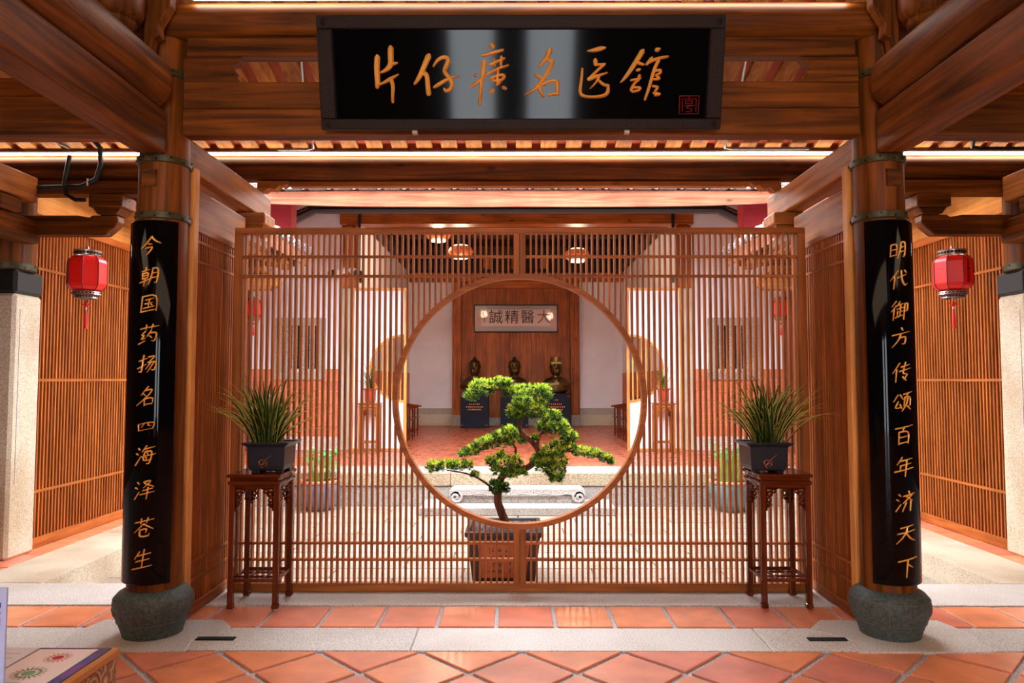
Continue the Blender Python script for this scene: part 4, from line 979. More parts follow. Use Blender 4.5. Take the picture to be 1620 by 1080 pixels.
# vertical shop name on one facet of each near lantern
for s in (-1, 1):
    t, body = nl[s]; a = math.radians(-68 if s > 0 else -140)
    for i, ch in enumerate('片仔癀名医馆'):
        me = text_mesh(ch, .034); me.materials.append(M_ink)
        o = link('written_character', me, body); r = .153*math.cos(math.pi/8)+.0015
        o.location = (s*3.64+r*math.cos(a), 6.12+r*math.sin(a), 2.544-.062-i*.034)
        o.rotation_euler = (math.pi/2, 0, a+math.pi/2)

# conduits and cables under the eave
b = B(); b.tube([(-4.3,5.98,3.10),(-3.95,5.97,3.09),(-3.62,5.97,3.10),(-3.50,5.97,3.16),(-3.46,5.96,3.28),(-3.47,5.96,3.42),(-3.52,5.9,3.5)], .021, 10)
t = thing('black_conduit', (-3.8, 5.97, 3.09), 'black corrugated cable conduit curving over the eave purlin at upper left', 'cable')
b.done('conduit', M_blackp, t, smooth=True)
B().tube([(-3.72,5.96,3.36),(-3.74,5.96,3.25),(-3.76,5.96,3.12),(-3.74,5.96,3.03),(-3.66,5.96,2.985),(-3.58,5.96,2.985)], .017, 10).done('conduit', M_blackp, t, smooth=True)
for p in ((-4.02,3.09),(-3.56,3.13)): bx('cable_tie', M_petal, t, p[0]-.006, p[0]+.006, 5.945, 5.955, p[1]-.03, p[1]+.03, 0)
for s, lab in ((-1, 'thin silver conduit bending down to the light strip left of the signboard'), (1, 'thin silver conduit bending down to the light strip right of the signboard')):
    P = [(s*1.55,4.9,3.70),(s*1.66,5.5,3.54),(s*1.68,5.85,3.44),(s*1.70,5.95,3.415),(s*1.76,5.975,3.415),(s*2.4,5.975,3.415)] if s > 0 else [(s*1.50,4.9,3.70),(s*1.64,5.5,3.54),(s*1.68,5.85,3.44),(s*1.70,5.95,3.415),(s*1.76,5.975,3.412),(s*2.0,5.975,3.412)]
    tag(B().tube(P, .011, 8).done('conduit', M_steel, None, smooth=True), lab, 'conduit')
tag(B().tube([(3.72,5.9,3.47),(3.74,5.96,3.42),(3.82,5.97,3.41),(4.6,5.97,3.41)], .016, 8).done('conduit', M_blackp, None, smooth=True), 'black conduit under the rafters at the upper right edge', 'conduit')
for s in (-1, 1):
    tag(B().tube([(s*1.30,4.5,3.84),(s*1.40,5.2,3.655)], .010, 8).done('conduit', M_steel, None, smooth=True), 'straight silver conduit on the rafters in the gap %s of the signboard' % SIDE[s], 'conduit')
tag(B().tube([(-3.98,5.6,3.52),(-3.72,5.95,3.42)], .012, 8).done('conduit', M_steel, None, smooth=True), 'short silver conduit beside the black cable at upper left', 'conduit')

# ------------------------------------------------------------ rear hall
for s in (-1, 1):
    S = SIDE[s]; xa, xb = 3.15, 4.95
    wl = tag(bx('wall_back', M_white, None, *sbox(s, xa, xb), 13.08, 13.22, .25, 4.9, 0), kind='structure')
    bx('brick_bed', M_mort, wl, *sbox(s, xa, xb), 13.065, 13.08, .5, 1.70, 0)
    bx('plinth_course', M_gran, wl, *sbox(s, xa, xb), 13.03, 13.08, .256, .50, .006)
    wx0, wx1 = 3.41, 4.32
    for r_ in range(6):
        z0 = .502 + r_*.1995; off = .135 if r_ % 2 else 0; x = xa - off
        while x < xb:
            a, c = max(x, xa)+.004, min(x+.27, xb)-.004
            segs = [(a, c)]
            if z0 + .19 > 1.50: segs = [(a, min(c, wx0-.006)), (max(a, wx1+.006), c)]
            for a_, c_ in segs:
                if c_-a_ > .03: piece('brick', M_brick, wl, *sbox(s, a_, c_), 13.05, 13.08, z0+.004, min(z0+.1955, 1.70))
            x += .27
    # stone window with upright bars
    t = thing('stone_window', (s*3.865, 13.04, 1.51), 'square granite window with upright stone bars in the %s white wall' % S, 'window')
    bx('dark_opening', flat('window_dark', (30, 26, 22), .8), t, *sbox(s, wx0+.08, wx1-.08), 13.07, 13.079, 1.6, 2.52, 0)
    bx('head', M_gwin, t, *sbox(s, wx0, wx1), 13.0, 13.07, 2.47, 2.61, .006); bx('sill', M_gwin, t, *sbox(s, wx0, wx1), 13.0, 13.07, 1.505, 1.64, .006)
    for a, c in ((wx0, wx0+.13), (wx1-.13, wx1)): bx('jamb', M_gwin, t, *sbox(s, a, c), 13.0, 13.07, 1.64, 2.47, .006)
    for k in range(4): x = wx0+.20+k*.155; bx('bar', M_gwin, t, *sbox(s, x, x+.085), 13.02, 13.069, 1.64, 2.47, .006)
    # hall front column
    t = thing('hall_column', (s*3.0, 13.1, .25), 'hall front column, granite below and timber above, beside the %s paper panel' % S, 'column')
    bx('stone_shaft', M_gran2, t, *sbox(s, 2.862, 3.148), 12.98, 13.24, .255, 3.14, .02)
    bx('timber_shaft', W_hall['Z'], t, *sbox(s, 2.872, 3.14), 12.99, 13.23, 3.14, 4.28, .03)
    # interior side walls
    wi = tag(bx('wall_' + S, M_white, None, *sbox(s, 2.96, 3.10), 13.25, 20.3, .25, 4.9, 0), kind='structure')
    bx('brick_wainscot', M_brick, wi, *sbox(s, 2.93, 2.96), 13.3, 20.2, .5, 1.7, .004)
    # sliding paper panel with half moon
    t = thing('paper_panel', (s*2.435, 12.98, .256), 'white paper panel with slatted half moon window, %s side of the rear hall' % S, 'screen')
    X0, X1, zc, rr = 1.945, 2.925, 1.71, .585
    n = 24; arc = [(s*(X0+.05+(rr)*math.cos(math.pi/2 - math.pi*k/n)), zc+rr*math.sin(math.pi/2 - math.pi*k/n)) for k in range(n+1)]
    b = B(); xe = X0+.05+rr
    b.box(*sbox(s, xe, X1-.04), 12.965, 12.975, .30, 3.09); b.box(*sbox(s, X0+.05, xe), 12.965, 12.975, zc+rr, 3.09); b.box(*sbox(s, X0+.05, xe), 12.965, 12.975, .30, zc-rr)
    for (x_a, z_a), (x_b, z_b) in zip(arc, arc[1:]):
        if abs(z_a-z_b) > 1e-4: b.prism([(x_a, z_a), (s*xe, z_a), (s*xe, z_b), (x_b, z_b)], 'Y', 12.965, 12.975)
    b.done('paper', M_paper, t)
    for a, c, z0, z1 in ((X0,X1,3.09,3.14),(X0,X1,.256,.30)): bx('frame_rail', W_hon['X'], t, *sbox(s, a, c), 12.94, 12.99, z0, z1, .004)
    for a, c in ((X0,X0+.05),(X1-.04,X1)): bx('frame_stile', W_hon['Z'], t, *sbox(s, a, c), 12.94, 12.99, .30, 3.09, .004)
    b = B(); rows = []
    for k in range(n+1):
        th_ = math.pi/2 - math.pi*k/n
        rows.append([b.v((s*(X0+.05+r*math.cos(th_)), y_, zc+r*math.sin(th_))) for r, y_ in ((rr-.02,12.95),(rr+.02,12.95),(rr+.02,12.985),(rr-.02,12.985))])
    for p, q in zip(rows, rows[1:]):
        for m in range(4): b.face([p[m], p[(m+1)%4], q[(m+1)%4], q[m]])
    b.done('moon_arc', W_hon['X'], t)
    for k in range(6):
        x = X0+.11+k*.078; d = math.sqrt(max(0, (rr-.02)**2-(x-X0-.05)**2)); piece('slat', W_hon['Z'], t, *sbox(s, x-.011, x+.011), 12.957, 12.98, zc-d, zc+d)
    plant_stand(s*2.535, 12.70, .256, 'small orange carved plant stand before the %s paper panel in the hall' % S, W_hon if False else W_lit, .34, .85)
    t = thing('potted_orchid', (s*2.535, 12.70, 1.106), 'thin-leaved orchid in a red square pot on the %s hall stand' % S, 'plant')
    square_pot(t, s*2.535, 12.70, 1.107, .105, .25, flat('red_pot', (176, 56, 34), .4), False)
    for i in range(26): blade(lambda p: p, U(0, 6.28), U(.3,.55), abs(random.gauss(.1,.3)), .014, [M_bg1 if i % 2 else M_mg, M_bg2], t, curl=U(.3,1), x=s*2.535+U(-.04,.04), y_=12.70+U(-.04,.04), z=1.33, two=False)
    # wall lamps on the column head
# front beam, black frieze, eave
beam('hall_lintel', W_hall['X'], -3.16, 3.16, 12.93, 13.24, 4.285, 4.47, 'reddish lintel beam across the rear hall front above the screen', .01)
t = thing('painted_frieze', (0, 12.9, 4.45), 'black frieze band with fine gold line decoration above the hall lintel', 'frieze')
bx('band', M_blk2, t, -3.62, 3.62, 12.84, 12.925, 4.52, 4.62, .004); bx('band_lip', M_paint, t, -3.62, 3.62, 12.82, 12.92, 4.46, 4.52, .004)
for s in (-1, 1):
    B().prism([(s*3.62,4.62),(s*3.62,4.52),(s*4.12,4.28),(s*4.12,4.42)], 'Y', 12.84, 12.925).done('band_end', M_blk2, t); B().prism([(s*3.62,4.52),(s*3.58,4.46),(s*4.05,4.22),(s*4.12,4.28)], 'Y', 12.82, 12.92).done('band_end_lip', M_paint, t)
    b = B(); b.tube([(s*(3.70+.35*k/12), 12.835, 4.55-.16*k/12+.012*math.sin(k*2)) for k in range(13)], .006, 5); b.done('gold_line', M_goldp, t)
for xc in (-1.0, 1.05):
    b = B(); b.tube([(xc-.16+.32*k/12, 12.835, 4.58+.010*math.sin(k*2)) for k in range(13)], .005, 5); b.done('gold_line', M_goldp, t)
tag(B().tube([(-2.80,12.90,4.45),(-2.80,12.90,3.3),(-2.80,12.92,3.25)], .028, 10).done('downpipe', M_blackp, None, smooth=True), 'black rain pipe beside the left hall column', 'pipe')
tag(B().tube([(2.78,12.89,4.45),(2.78,12.89,4.15)], .028, 10).done('downpipe', M_blackp, None, smooth=True), 'short black rain pipe beside the right hall column', 'pipe')
for s, lab in ((-1, 'small white spotlight with black hood, left one of the pair on the left hall column'), (1, 'small white spotlight with black hood, right one of the pair on the left hall column')):
    t = thing('spotlight', (-3.0+s*.13, 12.9, 3.35), lab, 'lamp')
    B().tube([(-3.0+s*.05,12.97,3.46),(-3.0+s*.10,12.85,3.43),(-3.0+s*.20,12.74,3.37)], [.05,.06,.065], 14).done('housing', M_petal, t, smooth=True)
    B().tube([(-3.0+s*.20,12.74,3.37),(-3.0+s*.25,12.68,3.34)], [.068,.075], 14).done('hood', M_blackp, t, smooth=True)
tag(bx('sensor_box', M_blackp, None, -2.79, -2.75, 12.86, 12.92, 3.22, 3.34, .004), 'small black sensor box beside the left hall column', 'sensor')
tag(bx('sensor_box', M_blackp, None, 2.75, 2.79, 12.86, 12.92, 3.22, 3.34, .004), 'small black sensor box beside the right hall column', 'sensor')
# rear roof
b = B(); v = [b.v(p) for p in [(-5.3,10.25,4.16),(5.3,10.25,4.16),(5.3,16.5,6.1),(-5.3,16.5,6.1),(-5.3,10.25,4.22),(5.3,10.25,4.22),(5.3,16.5,6.16),(-5.3,16.5,6.16)]]
for f in ((0,1,2,3),(4,7,6,5),(0,4,5,1),(1,5,6,2),(2,6,7,3),(3,7,4,0)): b.face([v[i] for i in f])
b.box(-5.3, 5.3, 16.5, 20.6, 6.1, 6.16)
rr_ = tag(b.done('roof', W_dark['Y']), kind='structure')
b = B(); n = 24; rows = []
for k in range(n+1):
    x = -3.62+7.24*k/n; q = abs(x)/3.62; zt_ = 4.165-.02*q**3; zb_ = 3.935+.055*q**4
    rows.append([b.v((x,10.18,zb_)), b.v((x,10.18,zt_)), b.v((x,10.23,zt_)), b.v((x,10.23,zb_))])
for p, q in zip(rows, rows[1:]):
    for m in range(4): b.face([p[m], p[(m+1)%4], q[(m+1)%4], q[m]])
b.face(rows[0]); b.face(rows[-1][::-1]); b.done('fascia', W_wet['X'], rr_)
for k in range(22):
    x = -3.7 + k*.353
    b = B(); P0 = Vector((x, 10.10, 4.215)); P1 = Vector((x, 12.6, 5.0)); b.tube([P0, P1], .055, 10); b.done('roof_tile', M_rtop, rr_, smooth=True)
    b = B()
    for m in range(4): b.box(x+.06, x+.293, 10.12+m*.02, 10.5, 4.175+m*.014, 4.184+m*.014)
    b.done('pan_tile', M_rtop, rr_)
# back wall and hall interior
for s in (-1, 1):
    tag(bx('wall_' + SIDE[s], W_dark['Y'], None, *sbox(s, 2.96, 3.10), 13.0, 20.3, 4.9, 6.4, 0), kind='structure')
    tag(bx('wall_' + SIDE[s], M_white, None, *sbox(s, 3.11, 5.2), 13.08, 13.22, 4.9, 6.0, 0), kind='structure')
tag(bx('trim_1', W_dark['X'], None, -2.96, 2.96, 20.18, 20.3, 4.46, 6.1, 0), kind='structure')
bw = tag(bx('wall_back', M_white, None, -3.1, 3.1, 20.3, 20.45, .25, 6.1, 0), kind='structure')
bx('baseboard', M_gwin, bw, -2.96, 2.96, 20.24, 20.3, .56, .73, .004); bx('wall_bench', M_gran2, bw, -2.96, 2.96, 20.2, 20.3, .255, .56, .004)
t = thing('plank_wall', (0, 20.2, .25), 'tall plank wall of reddish cedar behind the bronze busts', 'wall panel')
xs = [-1.48, -1.12, -.82, -.55, -.18, .12, .42, .78, 1.14, 1.48]
for a, c in zip(xs, xs[1:]): bx('plank', W_hall['Z'], t, a+.002, c-.002, 20.12, 20.16, .48, 4.02, .004)
for s in (-1, 1): bx('post', W_hall['Z'], t, *sbox(s, 1.49, 1.74), 20.0, 20.19, .56, 4.2, .02); bx('post_base', M_gwin, t, *sbox(s, 1.50, 1.75), 19.99, 20.195, .255, .56, .01)
bx('head_rail', W_hall['X'], t, -2.95, 2.95, 20.02, 20.19, 4.205, 4.45, .01); bx('head_rail', W_hall['X'], t, -1.48, 1.48, 20.08, 20.17, 4.02, 4.20, .008); bx('foot_stone', M_gwin, t, -1.49, 1.49, 20.06, 20.17, .255, .48, .008)
for y_, z0, z1, sz, lab in ((19.2, 4.75, 5.05, .3, 'dark hall crossbeam nearest the plank wall'), (17.0, 4.85, 5.2, .3, 'dark hall crossbeam in the middle of the hall ceiling'), (14.9, 4.95, 5.3, .3, 'dark hall crossbeam nearest the courtyard')):
    beam('hall_beam', W_dark['X'], -2.95, 2.95, y_, y_+sz, z0, z1, lab, .03)
for s in (-1, 1): beam('hall_side_beam', W_dark['Y'], *sbox(s, 2.70, 2.95), 13.3, 20.0, 4.46, 4.72, 'dark lengthwise beam along the top of the %s inner hall wall' % SIDE[s], .02)
for xx in (-.75, 0, .75):
    tag(bx('hall_strut', W_hall['Z'], None, xx-.12, xx+.12, 19.25, 19.45, 4.46 if xx else 4.46, 4.74, .03), 'carved strut under the rear hall crossbeam, %s' % {-.75:'left',0:'middle',.75:'right'}[xx], 'strut')
# calligraphy frame
t = thing('framed_calligraphy', (0, 20.05, 2.82), 'black framed horizontal calligraphy scroll on pink paper on the plank wall', 'picture')
for a, c, z0, z1 in ((-1.155,1.155,3.545,3.575),(-1.155,1.155,2.81,2.84),(-1.155,-1.13,2.84,3.545),(1.13,1.155,2.84,3.545)): bx('frame_bar', M_blk2, t, a, c, 20.03, 20.10, z0, z1, .003)
bx('mount', flat('silk_mount', (150, 138, 134), .3, coat=.3), t, -1.13, 1.13, 20.07, 20.10, 2.84, 3.545, 0)
bx('side_mount', flat('mauve_mount', (190, 136, 128), .3, coat=.3), t, -1.13, -.95, 20.064, 20.07, 2.92, 3.44, 0); bx('side_mount', flat('mauve_mount2', (190, 136, 128), .3, coat=.3), t, .95, 1.13, 20.064, 20.07, 2.92, 3.44, 0)
bx('paper', flat('pink_paper', (214, 178, 170), .3, coat=.3), t, -.95, .95, 20.058, 20.07, 2.98, 3.44, 0)
M_rink = flat('red_brown_ink', (140, 62, 50), .5)
for i, (ch, x) in enumerate(zip('誠精醫大', (-.47, -.03, .40, .85))):
    me = text_mesh(ch, .40, .002); me.materials.append(M_rink if i == 3 else M_ink); o = link('written_character', me, t); o.location = (x-.08, 20.055, 3.21); o.rotation_euler = (math.pi/2, 0, 0)
b = B()   # the small brush signature at the left end
for st in ([(-.90,3.36,.008),(-.90,3.26,.007),(-.84,3.25,.008)],[(-.91,3.18,.007),(-.82,3.19,.007)],[(-.87,3.21,.007),(-.86,3.15,.006)],[(-.84,3.17,.006),(-.91,3.10,.007)],[(-.89,3.15,.006),(-.82,3.09,.007)],[(-.88,3.06,.007),(-.87,3.02,.006)],[(-.91,3.42,.007),(-.85,3.41,.007)]):
    ribbon(b, lambda u, v, w_: Vector((u, 20.057-w_, v)), st, .002)
b.done('brush_signature', M_rink, t)
# bust plinths and busts
def bust(cx, cy, z0, label, kind):
    t = thing('bronze_bust', (cx, cy, z0), label, 'bust')
    b = B(); n = 56; k = 1.0
    # (z, rx, ry, yoff)
    prof = [(0,.20,.12,0),(.04,.28,.14,0),(.10,.345,.15,0),(.17,.39,.165,.01),(.24,.395,.17,.012),(.30,.34,.16,.015),(.37,.29,.14,.02),(.41,.21,.12,.015),(.44,.13,.105,.008),(.475,.098,.10,0),(.51,.108,.125,-.012),(.545,.136,.148,-.02),(.59,.150,.158,-.02),(.64,.152,.165,-.014),(.70,.160,.170,-.008),(.76,.162,.170,-.003),(.81,.154,.162,0),(.85,.134,.142,.003),(.885,.092,.10,.003),(.90,.04,.05,.003)]
    # densify
    D = []
    for a, c in zip(prof, prof[1:]):
        for q in range(3): D.append([a[m]+(c[m]-a[m])*q/3 for m in range(4)])
    D.append(list(prof[-1])); rings = []
    for (z, rx, ry, yo) in D:
        ring = []
        for m in range(n):
            a = 2*math.pi*m/n; x = rx*math.cos(a); y_ = ry*math.sin(a)+yo
            fr = max(0, -math.sin(a))  # front
            ax = abs(x)
            if z > .55 and fr > 0:
                if .645 < z < .73: y_ -= .034*math.exp(-(x/.018)**2)*(1-(z-.645)/.1 if z < .745 else 0)*fr*1.0
                y_ += .020*math.exp(-((ax-.050)/.024)**2)*math.exp(-((z-.715)/.018)**2)*fr
                y_ -= .012*math.exp(-((z-.742)/.012)**2)*fr*math.exp(-((ax-.045)/.05)**2)
                y_ -= .010*math.exp(-((ax-.07)/.025)**2)*math.exp(-((z-.675)/.02)**2)
                y_ += .008*math.exp(-((z-.622)/.006)**2)*math.exp(-(x/.03)**2)
            if .665 < z < .735: # ears
                x += math.copysign(.022*math.exp(-((abs(math.cos(a))-1)/.02)**2)*math.sin(math.pi*(z-.665)/.07), x)
            bl = .20 if kind == 'long' else .11
            if .63-bl < z < .635 and fr > .2 and kind != 'none':
                wv = .055*((z-(.63-bl))/bl)**.6+.01
                y_ = min(y_, -.165+.12*(.63-z)) if ax < wv*.9 else y_
                y_ -= .010*math.sin(ax*300)*(ax < wv)
            if .05 < z < .42 and fr > 0:   # crossed robe lapels
                e1 = abs(x - (.36-z*.95)*.8); e2 = abs(-x - (.36-z*.95)*.8)
                y_ -= .012*math.exp(-(e1/.02)**2)+.012*math.exp(-(e2/.02)**2)
            ring.append(b.v((cx+x, cy+y_, z0+z)))
        rings.append(ring)
    for a, c in zip(rings, rings[1:]):
        for m in range(n): b.face([a[m], a[(m+1)%n], c[(m+1)%n], c[m]])
    b.face(rings[0][::-1]); b.face(rings[-1]); b.done('figure', M_bronze, t, smooth=True)
    if kind == 'cap':
        b = B(); b.lathe((cx, cy+.003, z0), [(.166,.775),(.172,.785),(.150,.80),(.142,.90),(.145,.93),(.14,.965),(.09,.975)], 28); b.box(cx-.13, cx+.13, cy-.168, cy-.14, z0+.77, z0+.83); b.done('cap', flat('bronze_gilt', (132, 104, 58), .35, metal=.8, var=.3, nscale=20), t, smooth=True)
    else:
        b = B(); b.lathe((cx, cy+.02, z0), [(.05,.885),(.06,.90),(.05,.94),(.02,.965)], 18); b.lathe((cx, cy+.012, z0), [(.162,.785),(.167,.795),(.158,.81)], 28, cap=False); b.done('hair_knot', M_bronze, t, smooth=True)
def plinth(cx, label, widx):
    t = thing('plinth', (cx, 19.4, .255), label, 'plinth')
    bx('block', M_plinth, t, cx-.365, cx+.365, 19.12, 19.66, .2555, 1.145, .006)
    b = B()
    for r_, cnt in ((.97,2),(.86,6),(.79,9),(.72,7)):
        for k in range(cnt):
            x = cx - cnt*.024 + k*.05; b.box(x, x+U(.02,.036), 19.115, 19.12, r_, r_+.028)
    b.done('engraved_lines', M_goldp, t)
    b = B()
    for sx in (-1, 1):
        for z in (.33, 1.08): b.box(cx+sx*.31-.03, cx+sx*.31+.03, 19.115, 19.12, z, z+.008); b.box(cx+sx*.335-.004, cx+sx*.335+.004, 19.115, 19.12, z-.03, z+.008)
    b.done('corner_ornament', M_goldp, t)
for cx, lab, kind, pl in ((-1.10, 'bronze bust of a bearded man with a topknot, left of the three', 'short', 'left'), (-.04, 'bronze bust of a man with a long beard, middle of the three', 'long', 'middle'), (1.06, 'bronze bust of a goatee wearer in a tall cap, right of the three', 'cap', 'right')):
    plinth(cx if cx > -1 else -1.08, 'dark slate plinth with engraved gold text under the %s bust' % pl, 0)
    bust(cx, 19.38, 1.147, lab, kind)
# row chairs at both sides
def chair(cx, cy, s, label):
    """armchair facing the hall axis; s=-1 left side"""
    t = thing('armchair', (cx, cy, .2545), label, 'chair'); z0 = .256; f = -s  # front direction in x
    def bxx(nm, a, c, y0, y1, z0_, z1): bx(nm, W_rose['X'], t, cx+min(f*a, f*c), cx+max(f*a, f*c), cy+y0, cy+y1, z0+z0_, z0+z1, .004)
    bxx('seat', -.22, .24, -.28, .28, .42, .45)
    for a in (-.20, .20):
        for y_ in (-.25, .25): bx('leg', W_rose['Z'], t, cx+f*a-.016, cx+f*a+.016, cy+y_-.016, cy+y_+.016, z0, z0+(.88 if a < 0 else .66), .004)
    for y_ in (-.25, .25):
        B().tube([(cx-f*.22, cy+y_, z0+.72), (cx, cy+y_, z0+.70), (cx+f*.28, cy+y_, z0+.655)], .018, 8).done('armrest', W_rose['X'], t, smooth=True)
        bxx('stretcher', -.20, .20, y_-.01, y_+.01, .12, .15)
    B().tube([(cx-f*.20, cy-.27, z0+.86), (cx-f*.24, cy, z0+.90), (cx-f*.20, cy+.27, z0+.86)], .02, 8).done('top_rail', W_rose['Y'], t, smooth=True)
    bxx('backrest_splat', -.215, -.195, -.07, .07, .45, .88); bxx('stretcher', .19, .21, -.25, .25, .08, .12)
for s in (-1, 1):
    for k, (y_, nm) in enumerate(((14.7, 'nearest the courtyard'), (15.5, 'second from the courtyard'), (16.3, 'farthest from the courtyard'))):
        chair(s*2.42, y_, s, 'dark red wooden armchair along the %s hall wall, %s' % (SIDE[s], nm))
# pendant lamps
for (x, z, lab) in ((-1.11, 4.06, 'round woven pendant lamp with glowing shade, middle of the three in the hall'), (1.21, 3.99, 'round woven pendant lamp with glowing shade, right one in the hall'), (-1.56, 4.40, 'round woven pendant lamp cut by the screen top, leftmost in the hall')):
    t = thing('pendant_lamp', (x, 14.5, z-.14), lab, 'lamp')
    B().lathe((x, 14.5, z), [(.13,-.10),(.21,-.07),(.25,0),(.22,.07),(.14,.11)], 28, cap=False).done('woven_shade', M_lampb, t, smooth=True)
    b = B(); b.lathe((x, 14.5, z), [(.14,-.135),(.145,-.13),(.145,.12),(.14,.125)], 24); b.done('inner_shade', M_lamp, t, smooth=True)
    pl = bpy.data.lights.new('pendant_bulb', 'POINT'); pl.energy = 35; pl.color = (1, .8, .55); pl.shadow_soft_size = .12
    po = bpy.data.objects.new('pendant_bulb', pl); C.objects.link(po); po.location = (x, 14.5, z-.25)
    b = B()
    for k in range(20):
        a = 2*math.pi*k/20; b.tube([(x+r*math.cos(a), 14.5+r*math.sin(a), z+q) for r, q in ((.147,-.11),(.215,-.07),(.255,0),(.225,.07),(.147,.115))], .004, 4)
    b.done('cane_ribs', W_lit['Z'], t)
    B().cyl((x, 14.5, z+.12), (x, 14.5, 5.3), .006, None, 6).done('cord', M_blackp, t)

# ------------------------------------------------------------ reception desk, lower left
DZ = .78
t = thing('reception_desk', (-1.4, 1.2, 0), 'wooden counter corner with wave-carved side at the lower left', 'desk')
M_wave, tr, p = new_mat('seigaiha_panel'); L = tr.links.new
g_ = N(tr, 'ShaderNodeNewGeometry'); mp = N(tr, 'ShaderNodeMapping'); mp.inputs['Scale'].default_value = (14, 14, 14); L(g_.outputs['Position'], mp.inputs[0])
vo = N(tr, 'ShaderNodeTexVoronoi'); vo.inputs['Scale'].default_value = 1; vo.inputs['Randomness'].default_value = .6; L(mp.outputs[0], vo.inputs['Vector'])
ma = N(tr, 'ShaderNodeMath', operation='MULTIPLY'); ma.inputs[1].default_value = 44; L(vo.outputs['Distance'], ma.inputs[0])
sn = N(tr, 'ShaderNodeMath', operation='SINE'); L(ma.outputs[0], sn.inputs[0])
cr = N(tr, 'ShaderNodeValToRGB'); cr.color_ramp.elements[0].position = .0; cr.color_ramp.elements[0].color = rgb(140, 92, 56); cr.color_ramp.elements[1].position = .45; cr.color_ramp.elements[1].color = rgb(204, 150, 100)
L(sn.outputs[0], cr.inputs[0]); L(cr.outputs[0], p.inputs['Base Color'])
bu = N(tr, 'ShaderNodeBump'); bu.inputs['Distance'].default_value = .004; L(sn.outputs[0], bu.inputs['Height']); L(bu.outputs[0], p.inputs['Normal'])
bx('body', M_wave, t, -2.6, -1.104, .4, 2.002, .0, DZ-.02, .003)
bx('worktop', W_hon['Y'], t, -2.62, -1.10, .38, 2.012, DZ-.02, DZ, .002)
M_mat, tr, p = new_mat('violet_blue_print'); L = tr.links.new
g_ = N(tr, 'ShaderNodeNewGeometry'); n_ = N(tr, 'ShaderNodeTexNoise'); n_.inputs['Scale'].default_value = 7; L(g_.outputs['Position'], n_.inputs['Vector'])
cr = N(tr, 'ShaderNodeValToRGB'); e = cr.color_ramp.elements; e[0].position = .35; e[0].color = rgb(34, 34, 110); e[1].position = .7; e[1].color = rgb(150, 30, 150); q = e.new(.52); q.color = rgb(40, 60, 150)
L(n_.outputs['Fac'], cr.inputs[0]); L(cr.outputs[0], p.inputs['Base Color']); p.inputs['Roughness'].default_value = .25
o = bx('desk_mat', M_mat, None, -2.3, -1.118, 1.30, 2.0, DZ+.0005, DZ+.003, 0); tag(o, 'blue and violet printed sheet covering the desk corner', 'poster')
t = thing('flyer', (-1.22, 1.85, DZ+.003), 'pale pink flyer with red and green flower prints on the violet sheet', 'flyer')
bx('sheet', flat('flyer_paper', (242, 222, 222), .4), t, -1.30, -1.145, 1.40, 1.985, DZ+.0032, DZ+.005, 0)
def flower(cx, cy, rad, col, rim, petals):
    b = B()
    for r0, r1, w_ in ((.45,.8,1),(.72,1.0,.6)):
        for k in range(petals):
            a = 2*math.pi*k/petals; d = Vector((math.cos(a), math.sin(a), 0)); sd = Vector((-d.y, d.x, 0))*rad*.10*w_; p = Vector((cx, cy, DZ+.0052))
            b.face([b.v(p+d*rad*r0), b.v(p+d*rad*(r0+r1)/2+sd), b.v(p+d*rad*r1), b.v(p+d*rad*(r0+r1)/2-sd)])
    b.done('petal_ring', rim, t); B().cyl((cx, cy, DZ+.0051), (cx, cy, DZ+.0056), rad*.38, None, 24).done('flower_disc', col, t)
flower(-1.215, 1.925, .036, flat('print_red', (190, 30, 36), .5), flat('print_rose', (190, 120, 120), .5), 18)
flower(-1.225, 1.825, .042, flat('print_green', (120, 160, 120), .5), flat('print_olive', (110, 120, 90), .5), 20)
t = thing('notepad', (-1.45, 1.8, DZ+.003), 'ruled white notepad sheet lying left of the flyer on the desk', 'paper')
bx('sheet', flat('notepad_paper', (232, 228, 240), .5), t, -1.75, -1.305, 1.35, 1.995, DZ+.0032, DZ+.006, 0)
b = B()
for k in range(20): b.box(-1.72, -1.33, 1.38+k*.03, 1.382+k*.03, DZ+.006, DZ+.0063)
b.done('ruled_lines', flat('grey_line', (150, 146, 160), .6), t)
t = thing('acrylic_sign', (-1.30, 1.62, DZ+.006), 'upright acrylic notice stand with printed sheet at the far lower left edge', 'sign')
bx('panel', flat('notice_print', (176, 178, 212), .2), t, -1.60, -1.20, 1.70, 1.706, DZ+.0065, DZ+.245, .001)
bx('base', flat('clear_base', (190, 200, 214), .15), t, -1.60, -1.20, 1.66, 1.76, DZ+.0062, DZ+.010, .001)
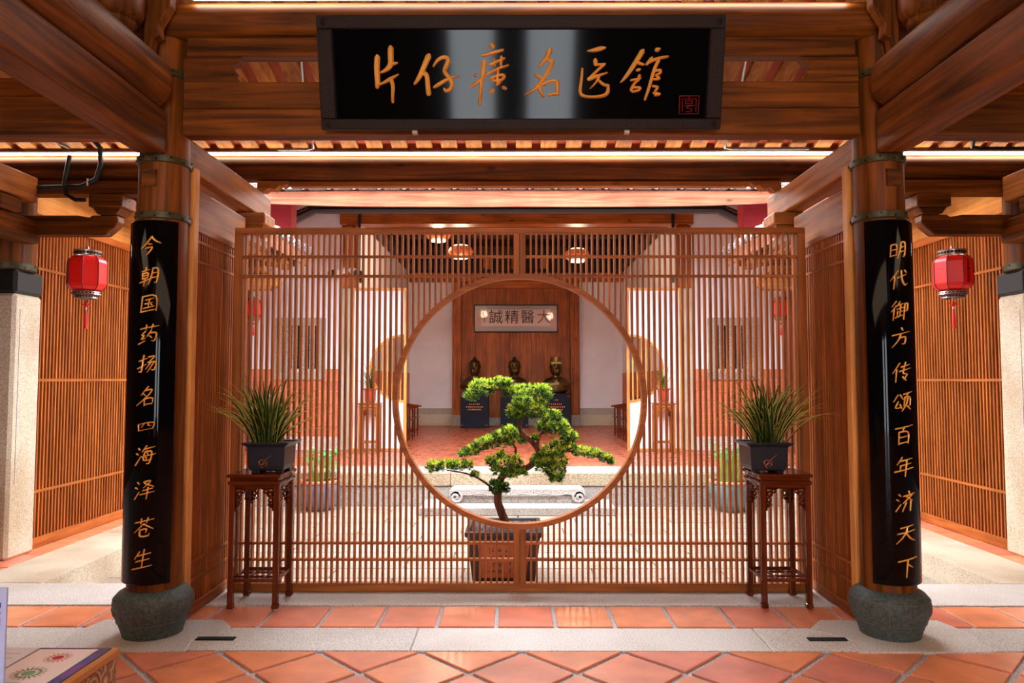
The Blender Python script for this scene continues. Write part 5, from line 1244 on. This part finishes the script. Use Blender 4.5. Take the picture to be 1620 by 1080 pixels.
for z0, z1, x0, c in ((.200,.212,-1.31,(50,60,130)),(.186,.190,-1.33,(90,80,150)),(.160,.176,-1.25,(150,40,60)),(.140,.144,-1.30,(120,90,110)),(.126,.129,-1.32,(120,90,110)),(.012,.05,-1.60,(120,170,200))):
    bx('printed_line', flat('ink_%d' % int(z0*1000), c, .4), t, x0, -1.212, 1.6985, 1.6999, DZ+z0, DZ+z1, 0)

# ------------------------------------------------------------ repeats share a group phrase
GROUPS = {'timber_column': 'timber columns flanking the screen', 'couplet_plaque': 'couplet plaques on the columns', 'jamb_post': 'posts behind the columns',
 'side_lattice': 'side lattices next to the screen', 'plant_stand': 'carved plant stands', 'potted_grass': 'potted grasses on the stands', 'potted_orchid': 'red potted orchids in the hall',
 'lily_pot': 'lily bowls in the courtyard', 'gallery_column': 'gallery pillars', 'gallery_lattice': 'gallery lattice walls', 'gallery_planking': 'planking over the gallery lattices',
 'lantern': 'red silk lanterns', 'corbel': 'corbels over the lanterns', 'bracket_block': 'bracket blocks', 'carved_bracket': 'carved bracket ends', 'carved_bracket_set': 'wing bracket sets',
 'side_beam': 'squared beams toward the viewer', 'log_beam': 'rounded log beams', 'bay_beam': 'side bay beams', 'bay_board': 'side bay boards', 'outrigger_beam': 'beams over the side lattices',
 'outrigger_board': 'boards over the side lattices', 'gallery_tie': 'gallery tie beams', 'gallery_beam': 'gallery beams', 'carved_block': 'turned blocks', 'purlin': 'round log purlins',
 'light_strip': 'led light strips', 'conduit': 'cable conduits', 'hall_column': 'hall front columns', 'stone_window': 'stone windows', 'paper_panel': 'paper panels of the rear hall',
 'spotlight': 'spotlights on the hall column', 'sensor_box': 'sensor boxes', 'downpipe': 'rain pipes', 'hall_beam': 'hall crossbeams', 'hall_side_beam': 'hall lengthwise beams', 'hall_strut': 'hall struts',
 'plinth': 'plinths of the busts', 'bronze_bust': 'bronze busts', 'armchair': 'armchairs along the hall walls', 'pendant_lamp': 'woven pendant lamps', 'red_pier': 'red plastered piers', 'lantern_beam': 'short lantern beams'}
for o in list(C.objects):
    if o.parent is None and o.get('category'):
        k = o.name.split('.')[0]
        if k in GROUPS: o['group'] = GROUPS[k]
